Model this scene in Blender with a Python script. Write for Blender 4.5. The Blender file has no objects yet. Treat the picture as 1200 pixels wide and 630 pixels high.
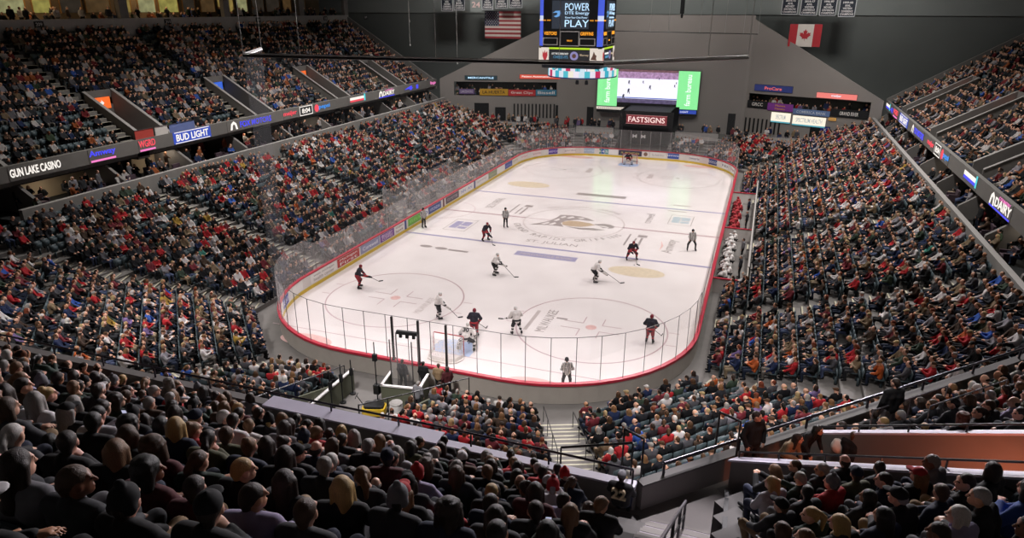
import bpy, math, random
import numpy as np
from mathutils import Vector, Matrix
random.seed(7); rng = np.random.default_rng(11)
SC = bpy.context.scene
COL = SC.collection
PI = math.pi

# ------------------------------------------------------------------ materials
def lin(c):
    return tuple(((x / 12.92) if x <= .04045 else ((x + .055) / 1.055) ** 2.4) for x in c)
def hexc(h):
    h = h.lstrip('#'); return lin(tuple(int(h[i:i + 2], 16) / 255 for i in (0, 2, 4)))
_M = {}
def mat(name, col, rough=.6, noise=.12, scale=6., metal=0., spec=.4, bump=0.):
    """a procedural painted / cloth / concrete surface: base colour broken up by noise"""
    if name in _M: return _M[name]
    m = bpy.data.materials.new(name); m.use_nodes = True; _M[name] = m
    nt = m.node_tree; b = nt.nodes['Principled BSDF']
    c = hexc(col) if isinstance(col, str) else col
    tc = nt.nodes.new('ShaderNodeTexCoord'); nz = nt.nodes.new('ShaderNodeTexNoise')
    nz.inputs['Scale'].default_value = scale; nz.inputs['Detail'].default_value = 3
    nt.links.new(tc.outputs['Object'], nz.inputs['Vector'])
    mx = nt.nodes.new('ShaderNodeMix'); mx.data_type = 'RGBA'
    mx.inputs['A'].default_value = (*[x * (1 - noise) for x in c], 1)
    mx.inputs['B'].default_value = (*[min(1, x * (1 + noise)) for x in c], 1)
    nt.links.new(nz.outputs['Fac'], mx.inputs['Factor']); nt.links.new(mx.outputs['Result'], b.inputs['Base Color'])
    b.inputs['Roughness'].default_value = rough; b.inputs['Metallic'].default_value = metal
    b.inputs['Specular IOR Level'].default_value = spec
    if bump:
        bp = nt.nodes.new('ShaderNodeBump'); bp.inputs['Strength'].default_value = bump; bp.inputs['Distance'].default_value = .01
        nt.links.new(nz.outputs['Fac'], bp.inputs['Height']); nt.links.new(bp.outputs['Normal'], b.inputs['Normal'])
    return m
def emit(name, col, strength=1., noise=0., scale=3.):
    """a lit display: emission, with a faint pixel noise"""
    if name in _M: return _M[name]
    m = bpy.data.materials.new(name); m.use_nodes = True; _M[name] = m
    nt = m.node_tree; b = nt.nodes['Principled BSDF']
    c = hexc(col) if isinstance(col, str) else col
    b.inputs['Base Color'].default_value = (.02, .02, .02, 1); b.inputs['Roughness'].default_value = .4
    b.inputs['Emission Color'].default_value = (*c, 1); b.inputs['Emission Strength'].default_value = strength
    tc = nt.nodes.new('ShaderNodeTexCoord'); nz = nt.nodes.new('ShaderNodeTexNoise'); nz.inputs['Scale'].default_value = scale
    nt.links.new(tc.outputs['Object'], nz.inputs['Vector'])
    mx = nt.nodes.new('ShaderNodeMix'); mx.data_type = 'RGBA'
    mx.inputs['A'].default_value = (*[x * (1 - noise) for x in c], 1); mx.inputs['B'].default_value = (*[min(1, x * (1 + 2 * noise)) for x in c], 1)
    nt.links.new(nz.outputs['Fac'], mx.inputs['Factor']); nt.links.new(mx.outputs['Result'], b.inputs['Emission Color'])
    return m
def glassy(name, haze, tint=(.8, .78, .78), rough=.25):
    """thin acrylic: mostly transparent, a little milky haze and gloss"""
    if name in _M: return _M[name]
    m = bpy.data.materials.new(name); m.use_nodes = True; _M[name] = m
    nt = m.node_tree; nt.nodes.clear()
    out = nt.nodes.new('ShaderNodeOutputMaterial'); tr = nt.nodes.new('ShaderNodeBsdfTransparent')
    df = nt.nodes.new('ShaderNodeBsdfDiffuse'); tl = nt.nodes.new('ShaderNodeBsdfTranslucent'); gl = nt.nodes.new('ShaderNodeBsdfGlossy')
    gl.inputs['Roughness'].default_value = rough
    for n in (df, tl): n.inputs['Color'].default_value = (*tint, 1)
    a = nt.nodes.new('ShaderNodeMixShader'); b = nt.nodes.new('ShaderNodeMixShader'); c = nt.nodes.new('ShaderNodeMixShader')
    a.inputs[0].default_value = .5; nt.links.new(df.outputs[0], a.inputs[1]); nt.links.new(tl.outputs[0], a.inputs[2])
    nz = nt.nodes.new('ShaderNodeTexNoise'); nz.inputs['Scale'].default_value = 1.4; nz.inputs['Detail'].default_value = 4
    tc = nt.nodes.new('ShaderNodeTexCoord'); nt.links.new(tc.outputs['Object'], nz.inputs['Vector'])
    mr = nt.nodes.new('ShaderNodeMapRange'); mr.inputs['To Min'].default_value = haze * .9; mr.inputs['To Max'].default_value = haze * 1.1
    nt.links.new(nz.outputs['Fac'], mr.inputs['Value'])
    b.inputs[0].default_value = .06
    nt.links.new(a.outputs[0], b.inputs[1]); nt.links.new(gl.outputs[0], b.inputs[2])
    nt.links.new(mr.outputs['Result'], c.inputs[0]); nt.links.new(tr.outputs[0], c.inputs[1]); nt.links.new(b.outputs[0], c.inputs[2])
    nt.links.new(c.outputs[0], out.inputs[0])
    return m

# ------------------------------------------------------------------ mesh building
class MB:
    """collects verts / faces of ONE mesh"""
    def __init__(s): s.v = []; s.f = []; s.m = []; s.cur = 0
    def add(s, vs, fs):
        o = len(s.v); s.v += [tuple(v) for v in vs]; s.f += [tuple(i + o for i in f) for f in fs]; s.m += [s.cur] * len(fs); return s
    def quad(s, a, b, c, d): return s.add([a, b, c, d], [(0, 1, 2, 3)])
    def box(s, x0, x1, y0, y1, z0, z1):
        return s.add([(x0, y0, z0), (x1, y0, z0), (x1, y1, z0), (x0, y1, z0), (x0, y0, z1), (x1, y0, z1), (x1, y1, z1), (x0, y1, z1)],
                     [(0, 3, 2, 1), (4, 5, 6, 7), (0, 1, 5, 4), (1, 2, 6, 5), (2, 3, 7, 6), (3, 0, 4, 7)])
    def obox(s, p, ax, ay, az):
        """box from corner p along three edge vectors"""
        p, ax, ay, az = map(Vector, (p, ax, ay, az))
        c = [p, p + ax, p + ax + ay, p + ay]; c += [q + az for q in c]
        f = [(0, 3, 2, 1), (4, 5, 6, 7), (0, 1, 5, 4), (1, 2, 6, 5), (2, 3, 7, 6), (3, 0, 4, 7)]
        if ax.cross(ay).dot(az) < 0: f = [t[::-1] for t in f]
        return s.add(c, f)
    def prism(s, poly, h):
        """poly: 3-D points of a planar outline, h: extrusion vector"""
        n = len(poly); h = Vector(h); a = [Vector(p) for p in poly]; b = [p + h for p in a]
        nn = sum((a[i].cross(a[(i + 1) % n]) for i in range(n)), Vector())
        fs = [tuple(range(n))[::-1], tuple(range(n, 2 * n))] + [(i, (i + 1) % n, (i + 1) % n + n, i + n) for i in range(n)]
        if nn.dot(h) < 0: fs = [t[::-1] for t in fs]
        return s.add(a + b, fs)
    def tube(s, pts, r, n=8, cap=True):
        pts = [Vector(p) for p in pts]; rs = r if isinstance(r, (list, tuple)) else [r] * len(pts)
        vs = []; fs = []; prev = None
        for i, p in enumerate(pts):
            t = (pts[min(i + 1, len(pts) - 1)] - pts[max(i - 1, 0)]).normalized()
            if prev is None:
                u = t.orthogonal().normalized()
            else:
                u = (prev - t * prev.dot(t)); u = u.normalized() if u.length > 1e-6 else t.orthogonal().normalized()
            prev = u; w = t.cross(u)
            for k in range(n):
                a = 2 * PI * k / n; vs.append(p + (u * math.cos(a) + w * math.sin(a)) * rs[i])
        for i in range(len(pts) - 1):
            for k in range(n):
                k2 = (k + 1) % n; fs.append((i * n + k, i * n + k2, (i + 1) * n + k2, (i + 1) * n + k))
        if cap: fs.append(tuple(range(n))[::-1]); fs.append(tuple(range((len(pts) - 1) * n, len(pts) * n)))
        return s.add(vs, fs)
    def lathe(s, prof, c=(0, 0, 0), n=16):
        vs = []; fs = []
        for r, z in prof:
            for k in range(n): vs.append((c[0] + r * math.cos(2 * PI * k / n), c[1] + r * math.sin(2 * PI * k / n), c[2] + z))
        for i in range(len(prof) - 1):
            for k in range(n):
                k2 = (k + 1) % n; fs.append((i * n + k, i * n + k2, (i + 1) * n + k2, (i + 1) * n + k))
        fs.append(tuple(range(n))[::-1]); fs.append(tuple(range((len(prof) - 1) * n, len(prof) * n)))
        return s.add(vs, fs)
    def mesh(s, name, mats, smooth=False):
        me = bpy.data.meshes.new(name); me.from_pydata(s.v, [], s.f)
        for m in (mats if isinstance(mats, (list, tuple)) else [mats]): me.materials.append(m)
        if any(s.m): me.polygons.foreach_set('material_index', s.m)
        if smooth: me.polygons.foreach_set('use_smooth', [True] * len(me.polygons))
        me.update(); return me
    def build(s, name, mats, parent=None, smooth=False, **k):
        return obj(name, s.mesh(name, mats, smooth), parent, **k)
def tag(o, label=None, cat=None, group=None, kind=None):
    if label: o['label'] = label
    if cat: o['category'] = cat
    if group: o['group'] = group
    if kind: o['kind'] = kind
    return o
def obj(name, data, parent=None, label=None, cat=None, group=None, kind=None, loc=None, rot=None):
    o = bpy.data.objects.new(name, data); COL.objects.link(o)
    if parent is not None: o.parent = parent
    if loc is not None: o.location = loc
    if rot is not None: o.rotation_euler = rot
    return tag(o, label, cat, group, kind)
def thing(name, label, cat, loc=(0, 0, 0), rz=0., group=None, kind=None):
    return obj(name, None, None, label, cat, group, kind, loc, (0, 0, rz))
KIDS = {}
def copy_tree(o, parent=None):
    c = o.copy(); COL.objects.link(c)
    if parent is not None: c.parent = parent; c.matrix_parent_inverse = o.matrix_parent_inverse.copy()
    for ch in KIDS.get(o.name, []): copy_tree(ch, c)
    return c
def kids(root):
    for ch in root.children: KIDS.setdefault(root.name, []).append(ch); kids(ch)

# ------------------------------------------------------------------ lettering
_TX = {}
def text_mesh(s, h, width=None, ext=.01, bold=0., align='CENTER'):
    key = (s, h, width, ext, bold, align)
    cu = bpy.data.curves.new('lettering', 'FONT'); cu.body = s; cu.align_x = align; cu.align_y = 'CENTER'
    cu.size = h * 1.4; cu.extrude = ext; cu.offset = bold; cu.resolution_u = 3
    o = bpy.data.objects.new('lettering', cu); COL.objects.link(o)
    bpy.context.view_layer.update()
    me = bpy.data.meshes.new_from_object(o)
    COL.objects.unlink(o); bpy.data.objects.remove(o); bpy.data.curves.remove(cu)
    co = np.empty(len(me.vertices) * 3); me.vertices.foreach_get('co', co); co = co.reshape(-1, 3)
    if len(co):
        lo, hi = co.min(0), co.max(0)
        co[:, 1] -= (lo[1] + hi[1]) / 2
        if align == 'CENTER': co[:, 0] -= (lo[0] + hi[0]) / 2
        if hi[1] > lo[1]: co[:, 1] *= h / (hi[1] - lo[1])
        if width and hi[0] > lo[0]: co[:, 0] *= width / (hi[0] - lo[0])
        me.vertices.foreach_set('co', co.ravel())
    me.update(); return me
def frame_matrix(p, u, v):
    """matrix with origin p, x along u, y along v"""
    u = Vector(u).normalized(); v = Vector(v).normalized(); n = u.cross(v)
    m = Matrix((u, v, n)).transposed().to_4x4(); m.translation = Vector(p); return m
def letters(s, h, p, u, v, m, parent=None, width=None, name='lettering', ext=.008, bold=0., align='CENTER', **k):
    me = text_mesh(s, h, width, ext, bold, align); me.materials.clear(); me.materials.append(m)
    o = obj(name, me, parent, **k); o.matrix_local = frame_matrix(p, u, v); return o
def panel(name, p, u, v, w, h, m, parent=None, t=.04, **k):
    """a thin board centred on p, w along u, h along v, t thick behind the face"""
    b = MB(); b.box(-w / 2, w / 2, -h / 2, h / 2, -t, 0)
    o = b.build(name, m, parent, **k); o.matrix_local = frame_matrix(p, u, v); return o
def shape2d(name, polys, p, u, v, m, parent=None, ext=.01, **k):
    """flat cut-out shapes (list of 2-D outlines) laid in the frame p,u,v"""
    b = MB()
    for q in polys: b.prism([(x, y, 0) for x, y in q], (0, 0, ext))
    o = b.build(name, m, parent, **k); o.matrix_local = frame_matrix(p, u, v); return o
def disc2d(cx, cy, rx, ry=None, n=24): 
    ry = ry or rx; return [(cx + rx * math.cos(2 * PI * i / n), cy + ry * math.sin(2 * PI * i / n)) for i in range(n)]
def rect2d(x0, x1, y0, y1): return [(x0, y0), (x1, y0), (x1, y1), (x0, y1)]

# ------------------------------------------------------------------ implicit-surface body builder
def sdf_mesh(prims, res, smooth_k=.03, clip=None):
    """polygonise a smooth union of round cones / ellipsoids (surface nets).
    prim: ('c',a,b,ra,rb,lab) | ('e',c,(rx,ry,rz),lab,R) | ('s',c,(rx,ry,rz)) carved away;  returns verts, quads, face label"""
    lo = np.full(3, 1e9); hi = -lo
    for p in prims:
        if p[0] == 'c':
            for q, r in ((p[1], p[3]), (p[2], p[4])): lo = np.minimum(lo, np.array(q) - r); hi = np.maximum(hi, np.array(q) + r)
        elif p[0] == 'e':
            r = max(p[2]); lo = np.minimum(lo, np.array(p[1]) - r); hi = np.maximum(hi, np.array(p[1]) + r)
    lo = lo - 2.5 * res - .01; n = np.ceil((hi - lo) / res).astype(int) + 4
    V = np.full(n, .5, np.float32); L = np.zeros(n, np.int16)
    ax = [lo[i] + res * np.arange(n[i]) for i in range(3)]
    for p in prims:
        if p[0] == 'c':
            a, b = np.array(p[1], float), np.array(p[2], float); m = max(p[3], p[4]) + smooth_k + 3 * res
            l, h = np.minimum(a, b) - m, np.maximum(a, b) + m
        else:
            c = np.array(p[1], float); m = max(p[2]) + smooth_k + 3 * res; l, h = c - m, c + m
        i0 = np.clip(np.floor((l - lo) / res).astype(int), 0, n); i1 = np.clip(np.ceil((h - lo) / res).astype(int) + 1, 0, n)
        sl = tuple(slice(i0[i], i1[i]) for i in range(3))
        X, Y, Z = np.meshgrid(*[ax[i][sl[i]] for i in range(3)], indexing='ij', sparse=True)
        if p[0] == 'c':
            d = b - a; q = d @ d + 1e-9
            t = np.clip(((X - a[0]) * d[0] + (Y - a[1]) * d[1] + (Z - a[2]) * d[2]) / q, 0, 1)
            D = np.sqrt((X - a[0] - t * d[0]) ** 2 + (Y - a[1] - t * d[1]) ** 2 + (Z - a[2] - t * d[2]) ** 2) - (p[3] + (p[4] - p[3]) * t); lab = p[5]
        else:
            x, y, z = X - c[0], Y - c[1], Z - c[2]; r = p[2]
            if p[0] == 'e' and len(p) > 4 and p[4] is not None:
                R = p[4]; x, y, z = (R[0][0] * x + R[1][0] * y + R[2][0] * z, R[0][1] * x + R[1][1] * y + R[2][1] * z, R[0][2] * x + R[1][2] * y + R[2][2] * z)
            k0 = np.sqrt((x / r[0]) ** 2 + (y / r[1]) ** 2 + (z / r[2]) ** 2); k1 = np.sqrt((x / r[0] ** 2) ** 2 + (y / r[1] ** 2) ** 2 + (z / r[2] ** 2) ** 2) + 1e-9
            D = k0 * (k0 - 1) / k1; lab = p[3] if p[0] == 'e' else 0
        A = V[sl]
        if p[0] == 's': V[sl] = np.maximum(A, -D); continue
        k = p[-1] if isinstance(p[-1], float) and p[0] == 'c' and len(p) > 6 else smooth_k
        L[sl] = np.where(D < A, lab, L[sl])
        hh = np.maximum(k - np.abs(A - D), 0) / k
        V[sl] = np.minimum(A, D) - hh * hh * k * .25
    if clip is not None:
        X, Y, Z = np.meshgrid(*ax, indexing='ij', sparse=True); V = np.maximum(V, clip(X, Y, Z)).astype(np.float32)
    S = V < 0
    c = [S[i:n[0] - 1 + i, j:n[1] - 1 + j, k:n[2] - 1 + k] for i in (0, 1) for j in (0, 1) for k in (0, 1)]
    cnt = sum(x.astype(np.int8) for x in c); act = (cnt > 0) & (cnt < 8)
    idx = np.full(act.shape, -1, np.int32); ii = np.argwhere(act); idx[act] = np.arange(len(ii))
    acc = np.zeros((len(ii), 3)); wt = np.zeros(len(ii)); off = np.array([(i, j, k) for i in (0, 1) for j in (0, 1) for k in (0, 1)])
    for e0 in range(8):
        for b in (1, 2, 4):
            if e0 & b: continue
            e1 = e0 | b; p0 = ii + off[e0]; p1 = ii + off[e1]
            v0 = V[tuple(p0.T)]; v1 = V[tuple(p1.T)]; cr = (v0 < 0) != (v1 < 0)
            t = np.where(cr, v0 / np.where(cr, v0 - v1, 1), 0)
            acc += np.where(cr[:, None], p0 + (p1 - p0) * t[:, None], 0); wt += cr
    vert = lo + res * acc / wt[:, None]
    qs = []; labs = []
    for d in range(3):
        e1, e2 = (d + 1) % 3, (d + 2) % 3
        sh = [slice(None)] * 3; sh2 = list(sh); sh[d] = slice(0, -1); sh2[d] = slice(1, None)
        A, B = S[tuple(sh)], S[tuple(sh2)]
        P = np.argwhere(A != B); P = P[(P[:, e1] > 0) & (P[:, e2] > 0) & (P[:, e1] < n[e1] - 1) & (P[:, e2] < n[e2] - 1)]
        if not len(P): continue
        def g(a, b):
            q = P.copy(); q[:, e1] -= a; q[:, e2] -= b; return idx[tuple(q.T)]
        Q = np.stack([g(1, 1), g(0, 1), g(0, 0), g(1, 0)], 1)
        s0 = S[tuple(P.T)]
        Q = np.where(s0[:, None], Q, Q[:, ::-1]); qs.append(Q)
        q = P.copy(); q[:, d] += (~s0).astype(int); labs.append(L[tuple(q.T)])
    return vert, np.concatenate(qs), np.concatenate(labs)
def np_mesh(name, v, q, mats, mi=None, smooth=True):
    me = bpy.data.meshes.new(name); me.vertices.add(len(v)); me.vertices.foreach_set('co', np.asarray(v, np.float32).ravel())
    k = q.shape[1]; me.loops.add(len(q) * k); me.loops.foreach_set('vertex_index', q.astype(np.int32).ravel())
    me.polygons.add(len(q)); me.polygons.foreach_set('loop_start', np.arange(0, len(q) * k, k, dtype=np.int32))
    me.polygons.foreach_set('loop_total', np.full(len(q), k, np.int32))
    for m in (mats if isinstance(mats, (list, tuple)) else [mats]): me.materials.append(m)
    if mi is not None: me.polygons.foreach_set('material_index', np.asarray(mi, np.int32))
    me.update(calc_edges=True)
    if smooth: me.polygons.foreach_set('use_smooth', np.ones(len(q), bool))
    return me
# ------------------------------------------------------------------ camera (solved from the rink markings)
cam = bpy.data.cameras.new('camera'); cam.sensor_width = 36; cam.lens = 810.9 / 1200 * 36; cam.clip_end = 400
co = bpy.data.objects.new('camera', cam); COL.objects.link(co); SC.camera = co
EYE = Vector((15.01, -58.68, 18.204))
def _basis(yaw, pitch, roll):
    cy, sy, cp, sp = math.cos(yaw), math.sin(yaw), math.cos(pitch), math.sin(pitch)
    f = Vector((-sy * cp, cy * cp, -sp)); r = Vector((cy, sy, 0)); u = r.cross(f)
    return math.cos(roll) * r + math.sin(roll) * u, -math.sin(roll) * r + math.cos(roll) * u, f
CR, CU, CF = _basis(.3427, .3604, .0031)
mw = Matrix((CR, CU, -CF)).transposed().to_4x4(); mw.translation = EYE; co.matrix_world = mw
def seen(p, m=30):
    """is a point of the place within the view (plus a margin)?  returns distance or None"""
    d = Vector(p) - EYE; z = d.dot(CF)
    if z < .8: return None
    x = 600 + 810.9 * d.dot(CR) / z; y = 315 - 810.9 * d.dot(CU) / z
    return d.length if -m < x < 1200 + m and -m < y < 630 + m else None

# ------------------------------------------------------------------ palette
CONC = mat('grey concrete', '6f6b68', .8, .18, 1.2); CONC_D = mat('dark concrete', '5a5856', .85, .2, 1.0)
CONC_L = mat('pale concrete ledge', '928e8b', .7, .12, 2.); LILAC = mat('pale painted ledge top', 'bdb8c8', .55, .1, 2.)  # LILAC: light from the ice put into the ledge top colour
STEP = mat('worn step tread', '77736f', .8, .2, 3.); NOSE = mat('pale step nosing', 'b9b39c', .6, .15, 5.)
WALL_LT = mat('light grey arena wall', '8f8985', .85, .1, .25); WALL_DK = mat('dark grey arena wall', '6c706e', .9, .1, .25)  # WALL_LT: light on the far wall put into its tone
WALL_UP = mat('upper wall band', '8a8f8d', .9, .1, .3); BLACK = mat('matt black', '101112', .7, .2, 3.)
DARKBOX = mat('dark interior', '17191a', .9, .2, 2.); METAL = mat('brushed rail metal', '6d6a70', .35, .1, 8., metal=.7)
RAILB = mat('black rail paint', '17181a', .4, .2, 6.); WHITE = mat('white paint', 'd9d5d4', .5, .05, 4.)
WOOD = mat('warm wood panel', '8a6332', .6, .25, 1.5); FASC = mat('grey deck fascia', '74716e', .7, .1, 1.)

# ------------------------------------------------------------------ the bowl: octagonal rings of rows
K = 2 ** -.5
SEG = {'L': (-1, 0), 'NL': (-K, -K), 'N': (0, -1), 'NR': (K, -K), 'R': (1, 0), 'FR': (K, K), 'F': (0, 1), 'FL': (-K, K)}
ORDER = ['L', 'NL', 'N', 'NR', 'R', 'FR', 'F', 'FL']
class Ring:
    def __init__(s, cx, side, near, corner, d0, depth, z0, rise):
        s.cx = cx; s.h = {'L': side, 'R': side, 'N': near, 'F': near}
        for q in ('NL', 'NR', 'FR', 'FL'): s.h[q] = corner
        s.d0, s.depth, s.z0, s.rise = d0, depth, z0, rise
    def d(s, i): return s.d0 + s.depth * i
    def z(s, i): return s.z0 + s.rise * i
    def t(s, g): n = SEG[g]; return (-n[1], n[0])
    def corner(s, a, b, d):
        (a0, a1), (b0, b1) = SEG[a], SEG[b]; ha = s.h[a] + d + a0 * s.cx; hb = s.h[b] + d + b0 * s.cx
        D = a0 * b1 - a1 * b0; return ((ha * b1 - hb * a1) / D, (a0 * hb - b0 * ha) / D)
    def span(s, g, d):
        if g in ('L', 'R') and (s.h['F'] > 40 or d > 4.4):      # straight through to the far end wall
            k = ORDER.index(g); t = s.t(g); a = s.corner(ORDER[k - 1], g, d) if g == 'R' else (0, YMAX); b = s.corner(g, ORDER[(k + 1) % 8], d) if g == 'L' else (0, YMAX)
            return a[0] * t[0] + a[1] * t[1], b[0] * t[0] + b[1] * t[1]
        k = ORDER.index(g); t = s.t(g); a = s.corner(ORDER[k - 1], g, d); b = s.corner(g, ORDER[(k + 1) % 8], d)
        return a[0] * t[0] + a[1] * t[1], b[0] * t[0] + b[1] * t[1]
    def p(s, g, u, d):
        n = SEG[g]; t = s.t(g); h = s.h[g] + d + n[0] * s.cx
        return (n[0] * h + t[0] * u, n[1] * h + t[1] * u)
LOW = Ring(0, 13.6, 32.1, 28.2, .2, .85, .3, .243)
LOWR = Ring(0, 13.6, 32.1, 28.2, .2, .85, .3, .29)
UP = Ring(-1.15, 30.05, 45.2, 42.18, .35, .87, 7.3, .53)
UPN = Ring(-1.15, 30.05, 45.2, 42.18, .35, .87, 7.3, .575)        # the near end climbs a little steeper
NEAR = ('NL', 'N', 'NR')
def ring_of(lv, g): return (LOWR if g == 'R' else LOW) if lv == 'LOW' else (UPN if g in NEAR else UP)
YMAX = 36.8
def limits(g):                       # world limits along a segment (the far end wall)
    return {'L': (-YMAX, 1e9), 'R': (-1e9, YMAX), 'FR': (-1e9, 1e9), 'FL': (-1e9, 1e9)}.get(g, (-1e9, 1e9))
def minus(iv, cuts):
    out = [iv]
    for a, b in cuts:
        nx = []
        for x, y in out:
            if b <= x or a >= y: nx.append((x, y)); continue
            if a > x: nx.append((x, a))
            if b < y: nx.append((b, y))
        out = nx
    return [q for q in out if q[1] - q[0] > .02]
def terrace(name, ring, g, rows, cuts=lambda i: [], m=CONC, bottom=None):
    """one stepped concrete slab: treads, risers"""
    b = MB(); lo, hi = limits(g)
    for i in range(rows):
        d, e = ring.d(i), ring.d(i + 1); a0, b0 = ring.span(g, d); a1, b1 = ring.span(g, e); z = ring.z(i)
        zp = ring.z(i - 1) if i else (bottom if bottom is not None else z - .3)
        a0, a1 = max(a0, lo), max(a1, lo); b0, b1 = min(b0, hi), min(b1, hi)
        for x, y in minus((min(a0, a1), max(b0, b1)), cuts(i)):
            p = [(*ring.p(g, max(x, a0), d), z), (*ring.p(g, min(y, b0), d), z), (*ring.p(g, min(y, b1), e), z), (*ring.p(g, max(x, a1), e), z)]
            if g.startswith('F') and max(q[1] for q in p) > YMAX + 6: continue
            if min(y, b0) > max(x, a0):
                b.quad(*p[::-1]); b.quad(p[0], p[1], (p[1][0], p[1][1], zp), (p[0][0], p[0][1], zp))
    return b.build(name, m, kind='structure')
# where the exit ramps (voms) cut the decks, and where the stair aisles run:  along-coordinates per segment
VOM = {('UP', 'L'): [(-(y + 3.3), -(y + .9)) for y in (-30.7, -16.5, -2.9, 11.4, 25.6)],
       ('UP', 'R'): [(y + .9, y + 3.3) for y in (-5.6, 9.8, 25.4)], ('UP', 'NR'): [(-20.05, -17.7)], ('UP', 'N'): []}
AISLE = {('UP', 'L'): [-y for y in (-30.7, -16.5, -2.9, 11.4, 25.6)], ('UP', 'R'): [-5.6, 9.8, 25.4], ('UP', 'N'): [14.45, -.6], ('UP', 'NR'): [],
         ('LOW', 'L'): [18.7, 4., -11., -25.], ('LOW', 'R'): [-18.5, -4., 10.5, 25.], ('LOW', 'N'): [], ('LOW', 'NL'): [], ('LOW', 'NR'): []}
VOM_ROWS = 7
def up_cuts(g):
    if g == 'NR': return lambda i: [(-99, 2 * K * 15.32 - (UPN.h['NR'] - K * 1.15 + UPN.d(i) + .4))] + (VOM[('UP', 'NR')] if i < VOM_ROWS else [])
    return lambda i: VOM.get(('UP', g), []) if i < VOM_ROWS else []
PIT = (-2.95, 1.5)                    # the service tunnel under the near end stand
LOWROWS = {'L': 18, 'NL': 15, 'N': 15, 'NR': 15, 'R': 16, 'FR': 8, 'F': 5, 'FL': 8}
UPROWS = {'L': 16, 'NL': 16, 'N': 16, 'NR': 16, 'R': 16}
for g, k in LOWROWS.items():
    cuts = {'N': lambda i: [PIT], 'F': lambda i: [(-3.6, 3.4)], 'R': lambda i: [(-12.5, 12.5)] if i < 2 else [], 'L': lambda i: [(-7, 7)] if i < 1 else []}.get(g, lambda i: [])
    terrace('floor_lower_terrace', ring_of('LOW', g), g, k, cuts, bottom=0.)
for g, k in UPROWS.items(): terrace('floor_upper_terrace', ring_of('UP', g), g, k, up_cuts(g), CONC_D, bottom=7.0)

PLANK = mat('weathered step planks', '9a9399', .75, .3, 7.)
def stairs(ring, g, u, rows, w=1.15, bis=None, i0=0):
    """treads of one stair aisle climbing between two blocks of seats"""
    b = MB()
    for i in range(i0, rows):
        for h in (0, 1):
            d = ring.d(i) + (0 if h else -.42); z1 = ring.z(i) + (.012 if h else -ring.rise / 2); z0 = ring.z(i) - ring.rise + .001
            if i == 0 and not h: continue
            dep = .43 if not h else .84
            if bis: c = Vector((*ring.corner(*bis, d), 0)); c2 = Vector((*ring.corner(*bis, d + dep), 0)); n = (c2 - c).normalized(); dep = (c2 - c).length
            else: c = Vector((*ring.p(g, u, d), 0)); n = Vector((*SEG[g], 0))
            t = Vector((-n.y, n.x, 0))
            if c.y > YMAX - .5: continue
            b.cur = 0; b.obox(c - t * w / 2 + Vector((0, 0, z0)), t * w, n * dep, (0, 0, z1 - z0))
            b.cur = 1; b.obox(c - t * w / 2 + Vector((0, 0, z1)), t * w, n * .09, (0, 0, .006))
    return b.build('stair_flight', [PLANK, STEP] if w == 1.5 and g else [STEP, NOSE], kind='structure')
for (lv, g), us in AISLE.items():
    for u in us: stairs(ring_of(lv, g), g, u, (UPROWS if lv == 'UP' else LOWROWS)[g], w=1.5 if (g, u) == ('N', 14.45) else 1.15, i0=2 if g == 'R' and lv == 'LOW' and abs(u) < 12 else 0)
for bis in (('L', 'NL'), ('NL', 'N'), ('N', 'NR'), ('NR', 'R')): stairs(LOW, None, 0, 15, 2.0, bis)
for bis in (('L', 'NL'), ('NR', 'R')): stairs(UPN, None, 0, 16, 1.2, bis)

# ------------------------------------------------------------------ floors, walls, roof
b = MB(); b.box(-60, 60, -70, 48, -.3, -.02); b.build('floor', CONC, kind='structure')
b = MB(); b.box(-62, 62, -72, 50, 27, 27.3); b.build('ceiling', WALL_DK, kind='structure')
for n, q in (('wall_left', (-62, -61.6, -72, 50)), ('wall_right', (61.6, 62, -72, 50)), ('wall_near', (-62, 62, -72, -71.6))):
    b = MB(); b.box(*q, -.3, 27); b.build(n, WALL_DK, kind='structure')
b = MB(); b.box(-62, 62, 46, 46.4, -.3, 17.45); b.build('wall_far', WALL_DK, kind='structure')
b = MB(); b.box(-62, 62, 45.75, 46.0, 17.45, 27); b.build('wall_far_upper', WALL_UP, kind='structure')
# far end front wall: folded, the light on it put into its tone and sloping upper edge, with two box openings
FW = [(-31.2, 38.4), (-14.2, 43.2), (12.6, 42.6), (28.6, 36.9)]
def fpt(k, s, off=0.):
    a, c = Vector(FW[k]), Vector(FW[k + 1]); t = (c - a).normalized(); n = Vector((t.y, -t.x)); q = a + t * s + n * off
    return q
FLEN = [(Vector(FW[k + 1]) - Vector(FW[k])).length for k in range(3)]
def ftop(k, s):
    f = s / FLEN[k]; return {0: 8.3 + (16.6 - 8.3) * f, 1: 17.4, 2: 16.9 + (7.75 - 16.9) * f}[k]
def fpoly(k, pts, off=0., t=.3):
    a, c = Vector(FW[k]), Vector(FW[k + 1]); tt = (c - a).normalized(); n = Vector((tt.y, -tt.x, 0))
    return [Vector((*fpt(k, s, off), z)) for s, z in pts], -n * t
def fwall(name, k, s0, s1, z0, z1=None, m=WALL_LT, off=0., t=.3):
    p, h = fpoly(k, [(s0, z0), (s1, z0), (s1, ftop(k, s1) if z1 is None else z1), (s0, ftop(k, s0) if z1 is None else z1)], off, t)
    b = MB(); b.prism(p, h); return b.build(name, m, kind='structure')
SUITE = {0: (2.1, 17.5, 5.9, 7.9), 2: (.3, 15.6, 5.6, 7.55)}
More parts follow.
